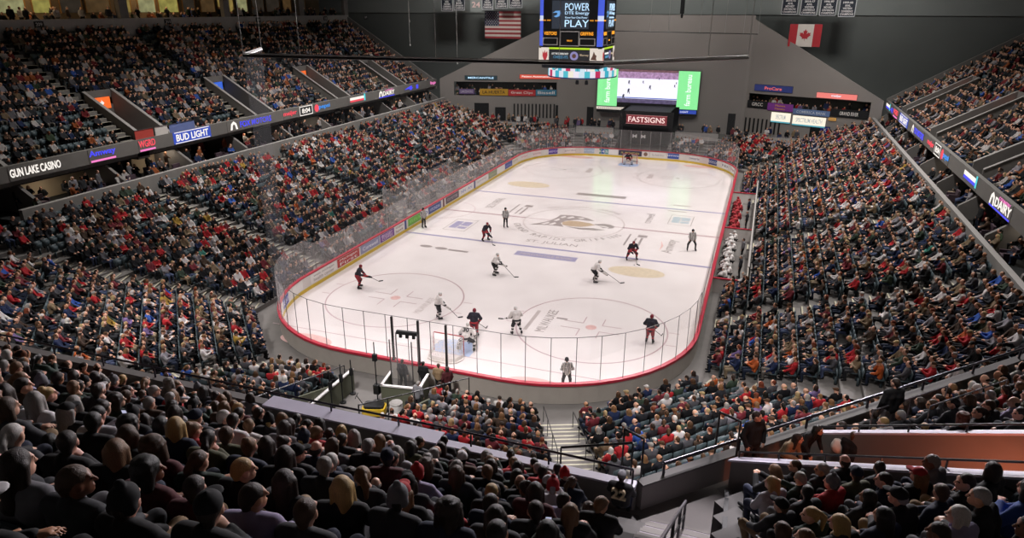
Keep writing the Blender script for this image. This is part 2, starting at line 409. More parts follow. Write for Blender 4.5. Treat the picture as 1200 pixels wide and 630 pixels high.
for k in (0, 2):
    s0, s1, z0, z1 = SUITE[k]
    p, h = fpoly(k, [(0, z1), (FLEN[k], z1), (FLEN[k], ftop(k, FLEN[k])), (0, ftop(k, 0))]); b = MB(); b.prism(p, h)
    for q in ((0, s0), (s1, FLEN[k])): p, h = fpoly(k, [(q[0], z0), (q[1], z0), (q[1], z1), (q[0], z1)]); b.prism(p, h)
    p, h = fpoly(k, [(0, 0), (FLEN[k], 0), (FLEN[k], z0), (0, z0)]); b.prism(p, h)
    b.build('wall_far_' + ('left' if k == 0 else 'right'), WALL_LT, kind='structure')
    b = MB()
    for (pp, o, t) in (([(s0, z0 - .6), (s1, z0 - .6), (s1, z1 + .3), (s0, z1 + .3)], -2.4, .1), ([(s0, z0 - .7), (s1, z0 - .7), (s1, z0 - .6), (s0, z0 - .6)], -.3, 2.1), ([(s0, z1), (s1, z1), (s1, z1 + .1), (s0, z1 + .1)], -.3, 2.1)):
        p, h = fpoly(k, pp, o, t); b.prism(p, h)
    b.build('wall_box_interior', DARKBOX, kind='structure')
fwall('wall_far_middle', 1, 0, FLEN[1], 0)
b = MB(); b.box(-31, -3.6, 36.7, 44, 1.5, 1.8); b.box(3.4, 28.5, 36.7, 44, 1.5, 1.8); b.build('floor_far_deck', CONC_D, kind='structure')
# side suites under the upper decks:  ledge, floor, back wall, partitions, fascia
for sd, xl, xf, nm in ((-1, 29.6, 31.2, 'left'), (1, 27.6, 28.9, 'right')):
    X = lambda a: sd * a
    def bx(b, x0, x1, y0, y1, z0, z1): b.box(min(X(x0), X(x1)), max(X(x0), X(x1)), y0, y1, z0, z1)
    yn = -28.5
    b = MB(); bx(b, xl, xl + .35, yn, 36.9, 3, 5.8); b.build('trim_1' if sd < 0 else 'trim_2', CONC_L, kind='structure')
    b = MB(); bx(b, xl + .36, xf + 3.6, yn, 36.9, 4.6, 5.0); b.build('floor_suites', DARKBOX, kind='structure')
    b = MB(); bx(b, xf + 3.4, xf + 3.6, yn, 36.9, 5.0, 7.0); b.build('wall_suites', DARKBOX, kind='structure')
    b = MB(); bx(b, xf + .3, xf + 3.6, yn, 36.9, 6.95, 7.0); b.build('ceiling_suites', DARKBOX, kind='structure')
    zf = 7.35 if sd < 0 else 6.85; b = MB(); bx(b, xf, xf + .3, -30, 37.2, zf, zf + 1.05); b.build('wall_fascia_' + nm, FASC, kind='structure')
    for j in range(10):
        y = -27 + j * 6.9
        b = MB(); b.prism([(X(xl + .36), y, 5), (X(xf + 3.4), y, 5), (X(xf + 3.4), y, 6.95), (X(xf + .6), y, 6.95), (X(xl + .5), y, 5.9)], (0, .25, 0)); b.build('partition', CONC, kind='structure')
        if j % 3 != 1:
            b = MB(); bx(b, xf + 3.3, xf + 3.4, y + 1, y + 2.1, 5, 6.9); b.build('door_%d' % (j + 1 + (20 if sd > 0 else 0)), WOOD, kind='structure')
PLUM = mat('dark plum upholstery', '43333c', .7, .15, 8.)
SUITEP = mat('cream suite wall', 'b9a68c', .7, .15, .8)
def chair_proto():
    t = thing('lounge_chair', '', 'chair'); b = MB(); b.box(-.32, .32, -.3, .34, .16, .42); b.build('seat_cushion', PLUM, t); b = MB(); b.prism([(-.36, -.32, .16), (.36, -.32, .16), (.4, -.4, .86), (-.4, -.4, .86)], (0, .14, 0)); b.build('backrest', PLUM, t)
    for q in (-1, 1): b = MB(); b.box(min(q * .33, q * .45), max(q * .33, q * .45), -.34, .32, .06, .6); b.build('arm', PLUM, t)
    for q in (-1, 1):
        for r in (-1, 1): b = MB(); b.box(q * .38 - .03, q * .38 + .03, r * .28 - .03, r * .28 + .03, 0, .08); b.build('leg', BLACK, t)
    return t
LC = chair_proto(); kids(LC); n_ = 0
ORD = ['first', 'second', 'third', 'fourth', 'fifth', 'sixth', 'seventh', 'eighth', 'ninth', 'tenth', 'eleventh', 'twelfth', 'thirteenth', 'fourteenth', 'fifteenth', 'sixteenth', 'seventeenth', 'eighteenth', 'nineteenth', 'twentieth']
for sd, xl, nm in ((-1, 29.6, 'under the far deck'), (1, 27.6, 'under the shallow side deck')):
    k_ = 0
    for j in range(18):
        y = (-25.4 if sd < 0 else -22.0) + j * 2.3 + (.5 if j % 3 == 1 else 0); c = LC if n_ == 0 else copy_tree(LC); n_ += 1
        c.location = (sd * (xl + (1.2 if j % 2 else 2.4)), y, 5.0); c.rotation_euler = (0, 0, sd * PI / 2); c['label'] = 'dark plum lounge chair in the suites %s, %s along' % (nm, ORD[k_]); c['group'] = 'lounge chairs in the suites'; k_ += 1
    for y0, y1, z0, z1 in (((-25.2, -19.6, 6.0, 6.9), (-15.6, -9.0, 6.1, 6.9)) if sd < 0 else ((4, 8, 5.6, 6.5),)):  # lit back-wall windows put in as cream boxes
        t = thing('suite_counter', 'cream panelled bar front in the suites %s, %s' % (nm, 'under the white lettering' if y0 < -20 else ('under the bright blue panel' if sd < 0 else 'beneath the clock')), 'counter', (sd * (xl + 4.6), (y0 + y1) / 2, 5.0)); h = (y1 - y0) / 2
        b = MB(); b.box(-.15, .15, -h, h, 0, z1 - 5.0); b.build('counter_front', SUITEP, t); b = MB(); b.box(-.25, .25, -h - .05, h + .05, z1 - 5.0, z1 - 4.95); b.build('counter_top', WHITE, t)
# ends of the upper decks, rear ledges
for sd, xf in ((-1, 31.2), (1, 28.9)):
    b = MB(); n = 16; D = UP.d(n)
    b.prism([(sd * xf, 37.0, 7.), (sd * (xf + D), 37.0, 7.), (sd * (xf + D), 37.0, 7.3 + .61 * D + .9), (sd * xf, 37.0, 8.1)], (0, .35, 0))
    b.build('wall_deck_end', FASC, kind='structure')
    b = MB(); x = xf + D
    b.box(*sorted((sd * x, sd * (x + .4))), -46, 37.3, 15.5, 17.15); b.build('trim_3' if sd < 0 else 'trim_4', CONC_L, kind='structure')
    b = MB(); b.box(*sorted((sd * (x + .4), sd * (x + 5))), -46, 37.3, 16.1, 16.4); b.build('floor_rear_suites', DARKBOX, kind='structure')
# near deck front barrier: wall with a wide pale top, along N and the corner NR, then the sides
def barrier(g, u0, u1, z0, z1, t, m, top, off=0.):
    a, c = Vector((*UP.p(g, u0, off), 0)), Vector((*UP.p(g, u1, off), 0)); n = Vector((*SEG[g], 0))
    b = MB(); b.obox(a + Vector((0, 0, z0)), c - a, n * t, (0, 0, z1 - z0)); b.cur = 1
    b.obox(a - n * .03 + Vector((0, 0, z1)), c - a, n * (t + .06), (0, 0, .05)); return b.build('wall_deck_front', [m, top], kind='structure')
aN, bN = UP.span('N', 0); aC, bC = UP.span('NR', 0); aL, bL = UP.span('NL', 0)
barrier('N', aN, 3.2, 6.4, 7.95, .2, FASC, CONC); barrier('N', 3.2, 8.4, 6.4, 8.1, .45, CONC, LILAC); barrier('N', 8.4, bN, 6.4, 7.9, .2, CONC, LILAC)
barrier('NR', aC, bC, 6.4, 7.95, .2, CONC, CONC_D); barrier('NL', aL, bL, 6.4, 7.95, .2, FASC, CONC)
# exit ramps: two raked parapets, a level floor, a back wall (with its lit sign)
ORANGE = emit('orange exit sign', 'ff6a2a', 1.1, .1); BLUES = emit('blue exit sign', '3d6be0', .9, .1); SIGNW = emit('white sign glow', 'f3f0ea', 1.0)
def vom(g, u0, u1, sign, par_m=FASC, top_m=CONC, h=.75):
    D = UP.d(VOM_ROWS); n = Vector((*SEG[g], 0)); t = Vector((*UP.t(g), 0))
    for u, s in ((u0, -1), (u1, 1)):
        b = MB(); a = Vector((*UP.p(g, u, .5), 0)); e = Vector((*UP.p(g, u, D), 0)); zt = UP.z(VOM_ROWS) + h - .1 if g != 'NR' else 11.75
        q = [a + Vector((0, 0, 7.)), e + Vector((0, 0, 7.)), e + Vector((0, 0, zt)), a + Vector((0, 0, 7.3 + h + .1))]
        b.prism(q, t * s * .18); b.cur = 1
        q2 = [q[3], q[2], q[2] + t * s * .3, q[3] + t * s * .3]; b.prism(q2, (0, 0, .05)); b.build('wall_exit_ramp', [par_m, top_m], kind='structure')
    b = MB(); a = Vector((*UP.p(g, u0, .3), 7.0)); b.obox(a, t * (u1 - u0), n * (D + 2), (0, 0, .28)); b.build('floor_exit_ramp', CONC_D, kind='structure')
    b = MB(); a = Vector((*UP.p(g, u0, D), 9.3)); b.obox(a, t * (u1 - u0), n * .2, (0, 0, (UPN if g == 'NR' else UP).z(VOM_ROWS) + (h if g != 'NR' else .3) - 9.4)); b.build('wall_exit_back', par_m, kind='structure')
    if sign:
        c = Vector((*UP.p(g, (u0 + u1) / 2, D - .05), 10.6))
        panel("exit_sign", c, -t, (0, 0, 1), (u1 - u0) * .8, .95, sign[0], label=sign[1], cat='sign')
voms = {('L', 1): (ORANGE, 'orange lit sign above the exit ramp nearest the stairs by the casino lettering'),
        ('L', 2): (BLUES, 'blue lit sign at the back of the second exit ramp of the far deck'),
        ('L', 3): (ORANGE, 'orange lit sign over the third exit ramp, just under the net pole'),
        ('R', 1): (ORANGE, 'orange lit sign over the middle exit ramp in the shallow dark deck'),
        ('R', 2): (ORANGE, 'orange lit sign over the exit ramp closest to the dark far wall')}
for (lv, g), vs in VOM.items():
    for j, (u0, u1) in enumerate(vs): vom(g, u0, u1, voms.get((g, j)), *((CONC, LILAC) if g == 'NR' else (CONC, CONC_L)))
for k_, o_ in enumerate([o for o in COL.objects if o.name.startswith('exit_sign')]):
    fr = MB(); fr.box(-.98, .98, -.5, .5, -.09, -.045); fr.build('sign_frame', BLACK, o_)
    a_ = MB(); a_.prism([(x, y, .0) for x, y in ((-.25, -.1), (.1, -.1), (.1, -.25), (.35, 0), (.1, .25), (.1, .1), (-.25, .1))], (0, 0, .012)); a_.build('arrow', SIGNW, o_)
# a dim red lamp inside the near exit ramp
ld = bpy.data.lights.new('exit_ramp_lamp', 'POINT'); ld.color = (1, .25, .12); ld.energy = 220; ld.shadow_soft_size = .12
lo = bpy.data.objects.new('exit_ramp_lamp', ld); COL.objects.link(lo); lo.location = (*UP.p('NR', -18.9, 5.6), 9.3)

b = MB(); b.prism([(x, y, 7.1) for x, y in ((12.9, -45.25), (13.3, -45.2), (16.4, -42.1), (17.2, -42.9), (15.75, -44.4), (15.3, -44.9), (15.3, -46.3), (12.9, -46.3))], (0, 0, .195)); b.build('floor_landing', CONC, kind='structure')
b = MB(); b.prism([(15.24, -44.2, 7.), (15.24, -51, 7.), (15.24, -51, 10.4), (15.24, -44.2, 7.55)], (.09, 0, 0)); b.build('wall_stair_side', BLACK, kind='structure')
# ------------------------------------------------------------------ the ice
HX, HY, CRAD = 12.95, 30.48, 8.53
def rrect(off=0., n=14, z=0.):
    r = CRAD + off; x, y = HX - CRAD, HY - CRAD; out = []
    for cx, cy, a0 in ((x, y, 0), (-x, y, 90), (-x, -y, 180), (x, -y, 270)):
        for i in range(n + 1):
            a = math.radians(a0 + 90 * i / n); out.append((cx + r * math.cos(a), cy + r * math.sin(a), z))
    return out
def ice_mat():
    m = bpy.data.materials.new('rink ice'); m.use_nodes = True; nt = m.node_tree; bs = nt.nodes['Principled BSDF']
    tc = nt.nodes.new('ShaderNodeTexCoord'); nz = nt.nodes.new('ShaderNodeTexNoise'); nz.inputs['Scale'].default_value = .35; nz.inputs['Detail'].default_value = 6
    nt.links.new(tc.outputs['Object'], nz.inputs['Vector'])
    cr = nt.nodes.new('ShaderNodeValToRGB'); e = cr.color_ramp.elements
    e[0].position = .3; e[0].color = (*hexc('e3dad9'), 1); e[1].position = .7; e[1].color = (*hexc('ece4e3'), 1)
    nt.links.new(nz.outputs['Fac'], cr.inputs['Fac']); nt.links.new(cr.outputs['Color'], bs.inputs['Base Color'])
    n2 = nt.nodes.new('ShaderNodeTexNoise'); n2.inputs['Scale'].default_value = 9; n2.inputs['Detail'].default_value = 5; nt.links.new(tc.outputs['Object'], n2.inputs['Vector'])
    mr = nt.nodes.new('ShaderNodeMapRange'); mr.inputs['To Min'].default_value = .1; mr.inputs['To Max'].default_value = .2
    nt.links.new(n2.outputs['Fac'], mr.inputs['Value']); nt.links.new(mr.outputs['Result'], bs.inputs['Roughness'])
    bs.inputs['Specular IOR Level'].default_value = .5
    return m
ICE = ice_mat()
b = MB(); b.prism(rrect(.05), (0, 0, -.05)); ice = b.build('ice_sheet', ICE, label='white ice rink with faded painted lines and sponsor marks', kind='structure')
PR = mat('faded red ice paint', 'b59a9e', .3, .15, 4.); PB = mat('faded blue ice paint', '9f99b6', .3, .15, 4.); PG = mat('faint grey ice paint', '9c918f', .3, .12, 2.)
PG2 = mat('fainter grey ice paint', 'bdb1af', .3, .12, 2.); PT = mat('tan ice paint', 'd6c6ae', .3, .2, 3.); PL = mat('pale blue ice paint', 'a5b6d6', .3, .15, 3.); PK = mat('pink ice paint', 'd8b0ac', .3, .2, 3.)
PTAN = mat('griffin tan', 'b9a28a', .3, .1, 3.); PTEAL = mat('grey teal ice paint', 'b3bcc4', .3, .1, 3.)
zi = [.004]
def on_ice(name, polys, m, at=(0, 0), rot=0., h=.002, **k):
    bb = MB()
    for q in polys: bb.prism([(x, y, 0) for x, y in q], (0, 0, h))
    return bb.build(name, m, ice, loc=(at[0], at[1], k.pop('z', .002)), rot=(0, 0, rot))
def ring2d(r0, r1, n=64, a0=0., a1=2 * PI):
    out = []
    for i in range(n):
        a, c = a0 + (a1 - a0) * i / n, a0 + (a1 - a0) * (i + 1) / n
        out.append([(r0 * math.cos(a), r0 * math.sin(a)), (r1 * math.cos(a), r1 * math.sin(a)), (r1 * math.cos(c), r1 * math.sin(c)), (r0 * math.cos(c), r0 * math.sin(c))])
    return out
on_ice('centre_line', [rect2d(-12.95, -4.6, -.15, .15), rect2d(4.6, 12.95, -.15, .15), rect2d(-4.6, 4.6, -.05, .05)], PR)
for s in (-1, 1):
    on_ice('blue_line', [rect2d(-12.95, 12.95, -.16, .16)], PB, (0, s * 7.77)); on_ice('goal_line', [rect2d(-11.9, 11.9, -.03, .03)], PR, (0, s * 27.13), z=.006)
on_ice('centre_circle', ring2d(4.5, 4.62), PG2)
on_ice('referee_crease', ring2d(3.0, 3.06, 32, -PI / 2, PI / 2), PR, (-12.95, 0))
for sx in (-1, 1):
    for sy in (-1, 1):
        c = (sx * 6.71, sy * 21.03)
        o = on_ice('faceoff_circle', ring2d(4.53, 4.62), PR if sy < 0 else PG2, c)
        on_ice('faceoff_dot', [disc2d(0, 0, .34)] if sy < 0 else [disc2d(0, 0, .2)], PK if sy < 0 else PG, c, z=.005)
        q = []
        for ax in (-1, 1):
            for ay in (-1, 1): q += [rect2d(min(ax * .6, ax * 1.8), max(ax * .6, ax * 1.8), ay * .45 - .03, ay * .45 + .03), rect2d(ax * .6 - .03, ax * .6 + .03, min(ay * .45, ay * 1.4), max(ay * .45, ay * 1.4))]
            q += [rect2d(min(ax * 4.6, ax * 5.2), max(ax * 4.6, ax * 5.2), v - .03, v + .03) for v in (-.85, .85)]
        on_ice('hash_marks', q, PR if sy < 0 else PG2, c, z=.006)
for s in (-1, 1):
    q = [(-1.83 if False else 1.22 * math.cos(a) * 1.5, .0) for a in ()]
    arc = [(1.22, 0), (1.22, 1.37)] + [(1.83 * math.cos(a), 1.83 * math.sin(a)) for a in np.linspace(.84, PI - .84, 12)] + [(-1.22, 1.37), (-1.22, 0)]
    on_ice('goal_crease', [arc], PL, (0, s * 27.13), rot=0 if s < 0 else PI, z=.004)
def smudge(at, rx, ry, m, rot=0.): return on_ice('sponsor_patch', [disc2d(0, 0, rx, ry, 32)], m, at, rot)
smudge((7.6, -10.6), 2.1, 1.05, PT); smudge((-8.4, 12.3), 2.4, 1.3, PT)
for at in ((-8.6, -28.4), (5.6, -28.8), (-7.2, 28.9), (8.6, 28.4)): smudge(at, 1.7 if at[1] < 0 else 2.2, .75, PK)
def ice_text(t, h, at, rot, m, w=None):
    me = text_mesh(t, h, w, .001); me.materials.clear(); me.materials.append(m); o = obj('ice_lettering', me, ice, loc=(at[0], at[1], .006), rot=(0, 0, rot)); return o
ice_text('ST. JULIAN', .8, (-.2, -6.4), 0, PG, 4.4)
for i, ch in enumerate('GRAND RAPIDS GRIFFINS'):
    a = math.radians(205 + i * 6.4); r = 5.15
    if ch != ' ': ice_text(ch, .6, (r * math.cos(a), r * math.sin(a)), a + PI / 2, PG)
for i, ch in enumerate('VAN ANDEL ARENA'):
    a = math.radians(130 - i * 5.6); r = 5.3
    if ch != ' ': ice_text(ch, .6, (r * math.cos(a), r * math.sin(a)), a - PI / 2, PG2)
on_ice('sponsor_bar', [rect2d(-2.5, 2.5, -.5, .5)], PB, (.3, -9.6)); on_ice('sponsor_bar', [rect2d(-2.6, 2.6, -.45, .45)], PG, (.2, 10.3))
ice_text('MERCANTILE BANK', .42, (.3, -9.6), 0, PG2, 4.2)
ice_text('Amway', 1.1, (9.2, -3.8), PI / 2, PG, 3.6); ice_text('MILWAUKEE', .62, (3.9, -21.0), PI / 2, PG, 3.3)
on_ice('sponsor_swoosh', [[(-1.4, -.1), (0, -.28), (1.4, .1), (0, -.1)]], PK, (8.35, -3.9), PI / 2)
on_ice('sponsor_stripe', [rect2d(-.12, .12, -1.5, 1.5)], PG2, (3.0, -21.2)); on_ice('sponsor_dash', [rect2d(-.35, .35, -.1, .1)], PG, (4.7, -20.4))
for at in ((-7.6, -22.4),): ice_text('MILWAUKEE', .5, (-4.3, -21.5), PI / 2, PG2, 2.6)
# two framed sponsor boxes, small bars
def box_mark(at, w, h, m, rot=0.):
    on_ice('sponsor_frame', [rect2d(-w, w, -h, -h + .06), rect2d(-w, w, h - .06, h), rect2d(-w, -w + .06, -h, h), rect2d(w - .06, w, -h, h)], PG, at, rot)
    on_ice('sponsor_block', [rect2d(-w * .75, -w * .1, -h * .6, h * .6), rect2d(0, w * .75, -h * .1, h * .6), rect2d(0, w * .75, -h * .6, -h * .25)], m, at, rot, z=.004)
box_mark((-9.3, -4.2), 1.05, 1.7, PB); box_mark((9.1, 4.1), 1.05, 1.6, PTEAL)
for at, r_ in (((-9.1, 3.9), PI / 2), ((6.2, 3.7), PI / 2)): ice_text('DELTA DENTAL' if at[0] < 0 else 'corewell', .8, at, r_, PG, 3.8 if at[0] < 0 else 3.2)
for at in ((-5.95, 2.6), (6.2, -3.2)):
    on_ice('sponsor_bars', [rect2d(-.75, -.6, -1.6, 1.6), rect2d(-.1, .05, -1.7, .6), rect2d(.35, .55, -1.7, .8), rect2d(.0, .8, .95, 1.6)], PG, at)
for at in ((-9.6, -10.6), (-8.2, -10.7), (-6.6, -10.8)): on_ice('sponsor_mark', [disc2d(0, 0, .55, .3, 12)] if at[0] < -7 else [rect2d(-.9, .8, -.18, .18)], PG, at)
for at in ((8.4, 7.0), (8.6, 9.2), (-3.8, 21.6), (3.6, 21.0)): on_ice('sponsor_mark', [rect2d(-.9, .9, -.18, .18)] if at[1] < 12 else [rect2d(-.3, .3, -1.1, 1.1)], PG2, at)
# winged griffin crest at centre ice (flat grey and tan shapes)
wing = [(-3.6, -1.9), (-2.9, -1.2), (-2.2, -.2), (-1.9, .9), (-1.8, 2.0), (-.9, 2.2), (.1, 2.15), (.9, 1.75), (1.7, 1.1), (1.0, .95), (.4, 1.1), (-.3, .7), (-.9, .2), (-1.05, -.6), (-.5, -1.6), (-1.6, -1.5), (-2.6, -1.7)]
on_ice('crest_wing', [wing], PG, z=.004)
on_ice('crest_feathers', [[(-2.7, -1.4), (-2.2, -.6), (-2.0, -.9), (-2.3, -1.45)], [(-2.0, -1.35), (-1.6, -.5), (-1.4, -.8), (-1.6, -1.35)], [(-1.9, .0), (-1.6, .8), (-1.4, .4), (-1.6, -.1)], [(-1.6, 1.2), (-1.3, 1.8), (-1.1, 1.5), (-1.35, 1.0)], [(-1.0, 1.2), (-.6, 1.9), (-.3, 1.6), (-.7, 1.05)], [(0, 1.5), (.4, 1.8), (.7, 1.5), (.3, 1.3)]], ICE, z=.007)
on_ice('crest_body', [[(-1.0, -.2), (-.5, .45), (.5, .5), (1.5, .25), (2.0, -.1), (1.6, -.6), (1.0, -1.05), (0, -1.25), (-.8, -1.0)]], PTAN, z=.009)
on_ice('crest_head', [[(1.9, .1), (2.6, .55), (3.3, .5), (3.8, .0), (3.7, -.5), (3.3, -.75), (3.35, -.35), (2.9, -.1), (2.3, -.15)], [(2.5, -.4), (3.2, -.45), (2.9, -.75)], [(-.4, -1.4), (.8, -1.4), (2.0, -1.1), (3.2, -1.25), (2.4, -1.7), (1.0, -1.85)]], PG, z=.006)

# ------------------------------------------------------------------ dasher boards
RED = mat('red cap rail', 'b3273c', .4, .08, 3.); YEL = mat('yellow kick plate', 'd9b93a', .5, .1, 3.); BWH = mat('white dasher board', 'dcd6d2', .45, .06, 2.); BGR = mat('grey board backing', 'a39c94', .7, .12, 1.5)
def loop_strip(b, r0, z0, r1, z1, n=14, close=True):
    A, B = rrect(r0, n, z0), rrect(r1, n, z1); m = len(A)
    for i in range(m): j = (i + 1) % m; b.quad(A[i], A[j], B[j], B[i])
boards = thing('dasher_boards', 'white rink boards with red top rail, yellow kick strip and sponsor panels around the ice', 'rink boards')
b = MB(); loop_strip(b, 0, .0, 0, 1.04); b.build('board_panel', BWH, boards)
b = MB(); loop_strip(b, -.012, 0, -.012, .24); loop_strip(b, -.012, .24, 0, .25); b.build('kick_strip', YEL, boards)
b = MB(); loop_strip(b, .14, 1.04, .14, 0); b.build('board_backing', BGR, boards)
b = MB(); loop_strip(b, -.03, 1.04, -.03, 1.13); loop_strip(b, -.03, 1.13, .19, 1.13); loop_strip(b, .19, 1.13, .19, 1.0); loop_strip(b, .19, 1.0, -.03, 1.04); b.build('cap_rail', RED, boards)
def ad(p, u, w, bg, txt=None, tc='f4f2f0', h=.66, deco=None, tw=None):
    p = Vector(p); u = Vector(u); m = mat('board ad ' + bg, bg, .45, .05, 2.)
    o = panel('sponsor_panel', p, u, (0, 0, 1), w, h, m, boards, .006)
    n = Vector(u).cross(Vector((0, 0, 1)))
    if txt:
        ls = txt.split('|')
        for i, t in enumerate(ls): letters(t, min(.3, .46 / len(ls)), (0, (len(ls) - 1) * .13 - i * .27, .004), (1, 0, 0), (0, 1, 0), mat('board ink ' + tc, tc, .45, .05), o, width=tw or w * .78, ext=.002)
    if deco: shape2d('sponsor_mark', deco, (-w * .36, 0, .004), (1, 0, 0), (0, 1, 0), mat('board ink ' + tc, tc, .45, .05), o, .002)
    return o
def left_ad(y0, y1, *a, **k): ad((-HX + .014, (y0 + y1) / 2, .66), (0, 1, 0), abs(y1 - y0), *a, **k)
for y0, y1, bg, t, tc in ((-21.6, -18.4, 'ece8e4', 'west michigan|health center', '9a9290'), (-18.3, -15.3, 'b5342f', 'Michigan|First', 'f0e8e4'), (-15.1, -12.2, '8f8fae', 'Corewell', 'f0eef4'),
                          (-12.1, -9.8, '6d2f86', 'BIGGBY|COFFEE', 'f0d8ea'), (-9.7, -8.0, 'e4dfdb', 'coopers|hawk', '7a5a4a'), (-7.3, -4.4, '6fae3c', 'fifth', '8fd860'), (-4.3, -3.4, 'e6e6ea', '0', '2f4a9a'), (-3.3, -.6, '3d4a86', 'HYUNDAI', 'c8d2ee'),
                          (.5, 3.6, '5b4a50', 'FOX MOTORS', 'b9aeb6'), (3.8, 7.4, 'e6e2e0', 'NN  AN', '7080b8'), (8.1, 11.6, 'e2ddda', 'amway', 'b0a8a6'), (11.8, 14.4, '8f9474', 'lakes', 'a8ae90'), (14.5, 17.0, 'e4e0dc', None, 'ffffff'), (17.1, 19.6, '3a4490', 'mhsaa', '8a94d8'), (19.7, 21.8, 'dcd4c6', 'sysco', 'a09684')):
    left_ad(y0, y1, bg, t, tc)
def cor_ad(sx, sy, a, w, *q, **k):   # panel on a corner, tangent
    a = math.radians(a); c = Vector((sx * (HX - CRAD), sy * (HY - CRAD), .66)); n = Vector((math.cos(a), math.sin(a), 0)); t = Vector((n.y, -n.x, 0))
    ad(c + n * (CRAD - .035), t, w, *q, **k)
cor_ad(-1, -1, 188, 1.9, 'e9e6e2', None); cor_ad(-1, -1, 203, 2.4, '44489a', 'LAKESHORE', 'd8d8ee')
cor_ad(-1, 1, 168, 2.1, 'e6dcd8', 'meijer', 'c07080'); cor_ad(-1, 1, 151, 2.3, 'ead6d4', 'Spartan', 'b08a8a'); cor_ad(-1, 1, 134, 2.3, '4a2a92', 'HARMON', 'd8ccf0'); cor_ad(-1, 1, 117, 2.1, 'ece8e6', 'gordon', 'a09a98'); cor_ad(-1, 1, 101, 2.3, 'a9bcd2', 'west michigan', 'dfe8f2')
def far_ad(x0, x1, *a, **k): ad(((x0 + x1) / 2, HY - .014, .66), (1, 0, 0), x1 - x0, *a, **k)
far_ad(-3.4, -2.2, 'efecec', None); 
for i, c in enumerate(('b8323a', 'e2b53a', '3f8a5a', '3a6ab0', '58a0a8')): far_ad(-5.9 + i * .5, -5.45 + i * .5, c, '12345'[i], 'f4f0ea')
far_ad(-2.1, .9, '3d3a52', 'M  MICHIGAN', 'd8c86a'); far_ad(1.0, 1.8, 'e8e2de', None, deco=[disc2d(.3, 0, .25)], tc='8a6a5a'); far_ad(2.0, 4.0, 'e9e4e0', 'Van Andel Arena', 'a8a09e')
cor_ad(1, 1, 86, 2.4, '3a55a8', 'amway', 'e6ecf8'); cor_ad(1, 1, 68, 2.4, 'e8e6e4', 'comerica', '48406a'); cor_ad(1, 1, 50, 2.4, '31417e', 'OOOOOO', 'e8ecf4'); cor_ad(1, 1, 33, 1.9, 'eceae8', 'Fifth', '505060'); cor_ad(1, 1, 19, 1.6, 'eceae8', 'bp', 'a03848')
b = MB()
for y in (-7.77, 7.77): b.box(-HX, -HX + .02, y - .16, y + .16, .24, 1.04)
b.build('blue_line_marker', mat('marker blue', '3a4280', .5), boards)
b = MB(); b.box(-HX, -HX + .02, -.15, .15, .24, 1.04); b.build('red_line_marker', mat('marker maroon', '6a3038', .5), boards)
# gates of the player benches stand open edges on the right side
for y in (-9.2, -.6, 9.0):
    b = MB(); b.box(HX - .02, HX + .16, y - .4, y + .4, .1, 1.06); b.build('bench_gate', RED, boards)

# ------------------------------------------------------------------ glass above the boards
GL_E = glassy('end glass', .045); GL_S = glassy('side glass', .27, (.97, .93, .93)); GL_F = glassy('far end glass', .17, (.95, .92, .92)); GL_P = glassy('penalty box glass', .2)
POST = mat('glass post steel', '6e6a6a', .4, .1, 5., metal=.5); POSTD = mat('dark glass post', '1d1b1a', .4, .1, 5.); POSTW = mat('pale glass post', 'aba6a4', .4, .1, 5.)
glass = thing('rink_glass', 'tall clear shielding glass with thin posts standing on the red board rail', 'rink glass')
ZT = 1.13
path = rrect(.08, 11)
def gh(x, y):                       # glass height: tall round the ends, lower along the sides
    a = abs(y); return 2.45 if a > 21.5 else (1.85 if a < 20.6 else 1.85 + .6 * (a - 20.6) / .9)
pts = []
for i in range(len(path)):
    a, c = Vector(path[i]), Vector(path[(i + 1) % len(path)]); n = max(1, int((c - a).length / 1.22)); pts += [a + (c - a) * j / n for j in range(n)]
gi = 0
for i, a in enumerate(pts):
    c = pts[(i + 1) % len(pts)]
    if abs(a.x - HX - .08) < .02 and -11 < (a.y + c.y) / 2 < 11: continue           # no glass in front of the player benches
    end = abs((a.y + c.y) / 2) > 20.6
    nr = end and a.y < 0
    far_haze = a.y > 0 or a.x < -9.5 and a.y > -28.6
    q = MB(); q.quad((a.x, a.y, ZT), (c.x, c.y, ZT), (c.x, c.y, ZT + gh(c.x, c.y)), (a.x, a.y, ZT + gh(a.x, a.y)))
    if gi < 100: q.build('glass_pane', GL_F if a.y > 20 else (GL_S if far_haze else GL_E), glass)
    gi += 1
    if abs(a.y) > 20.5 and (pts[i] - pts[i - 1]).length > .7 and a.x > -99:
        p = MB(); p.box(a.x - .014, a.x + .014, a.y - .014, a.y + .014, ZT, ZT + gh(a.x, a.y)); p.build('glass_post', POSTW if a.y > 0 else POST, glass)
    elif i % 5 == 0:
        p = MB(); p.box(a.x - .014, a.x + .014, a.y - .014, a.y + .014, ZT, ZT + gh(a.x, a.y)); p.build('glass_post', POSTW, glass)
p = MB()
for i, a in enumerate(pts):
    c = pts[(i + 1) % len(pts)]
    if abs(a.x - HX - .08) < .02 and -11 < (a.y + c.y) / 2 < 11: continue
    p.tube([(a.x, a.y, ZT + gh(a.x, a.y)), (c.x, c.y, ZT + gh(c.x, c.y))], .016, 5)
p.build('top_edge', POST, glass)

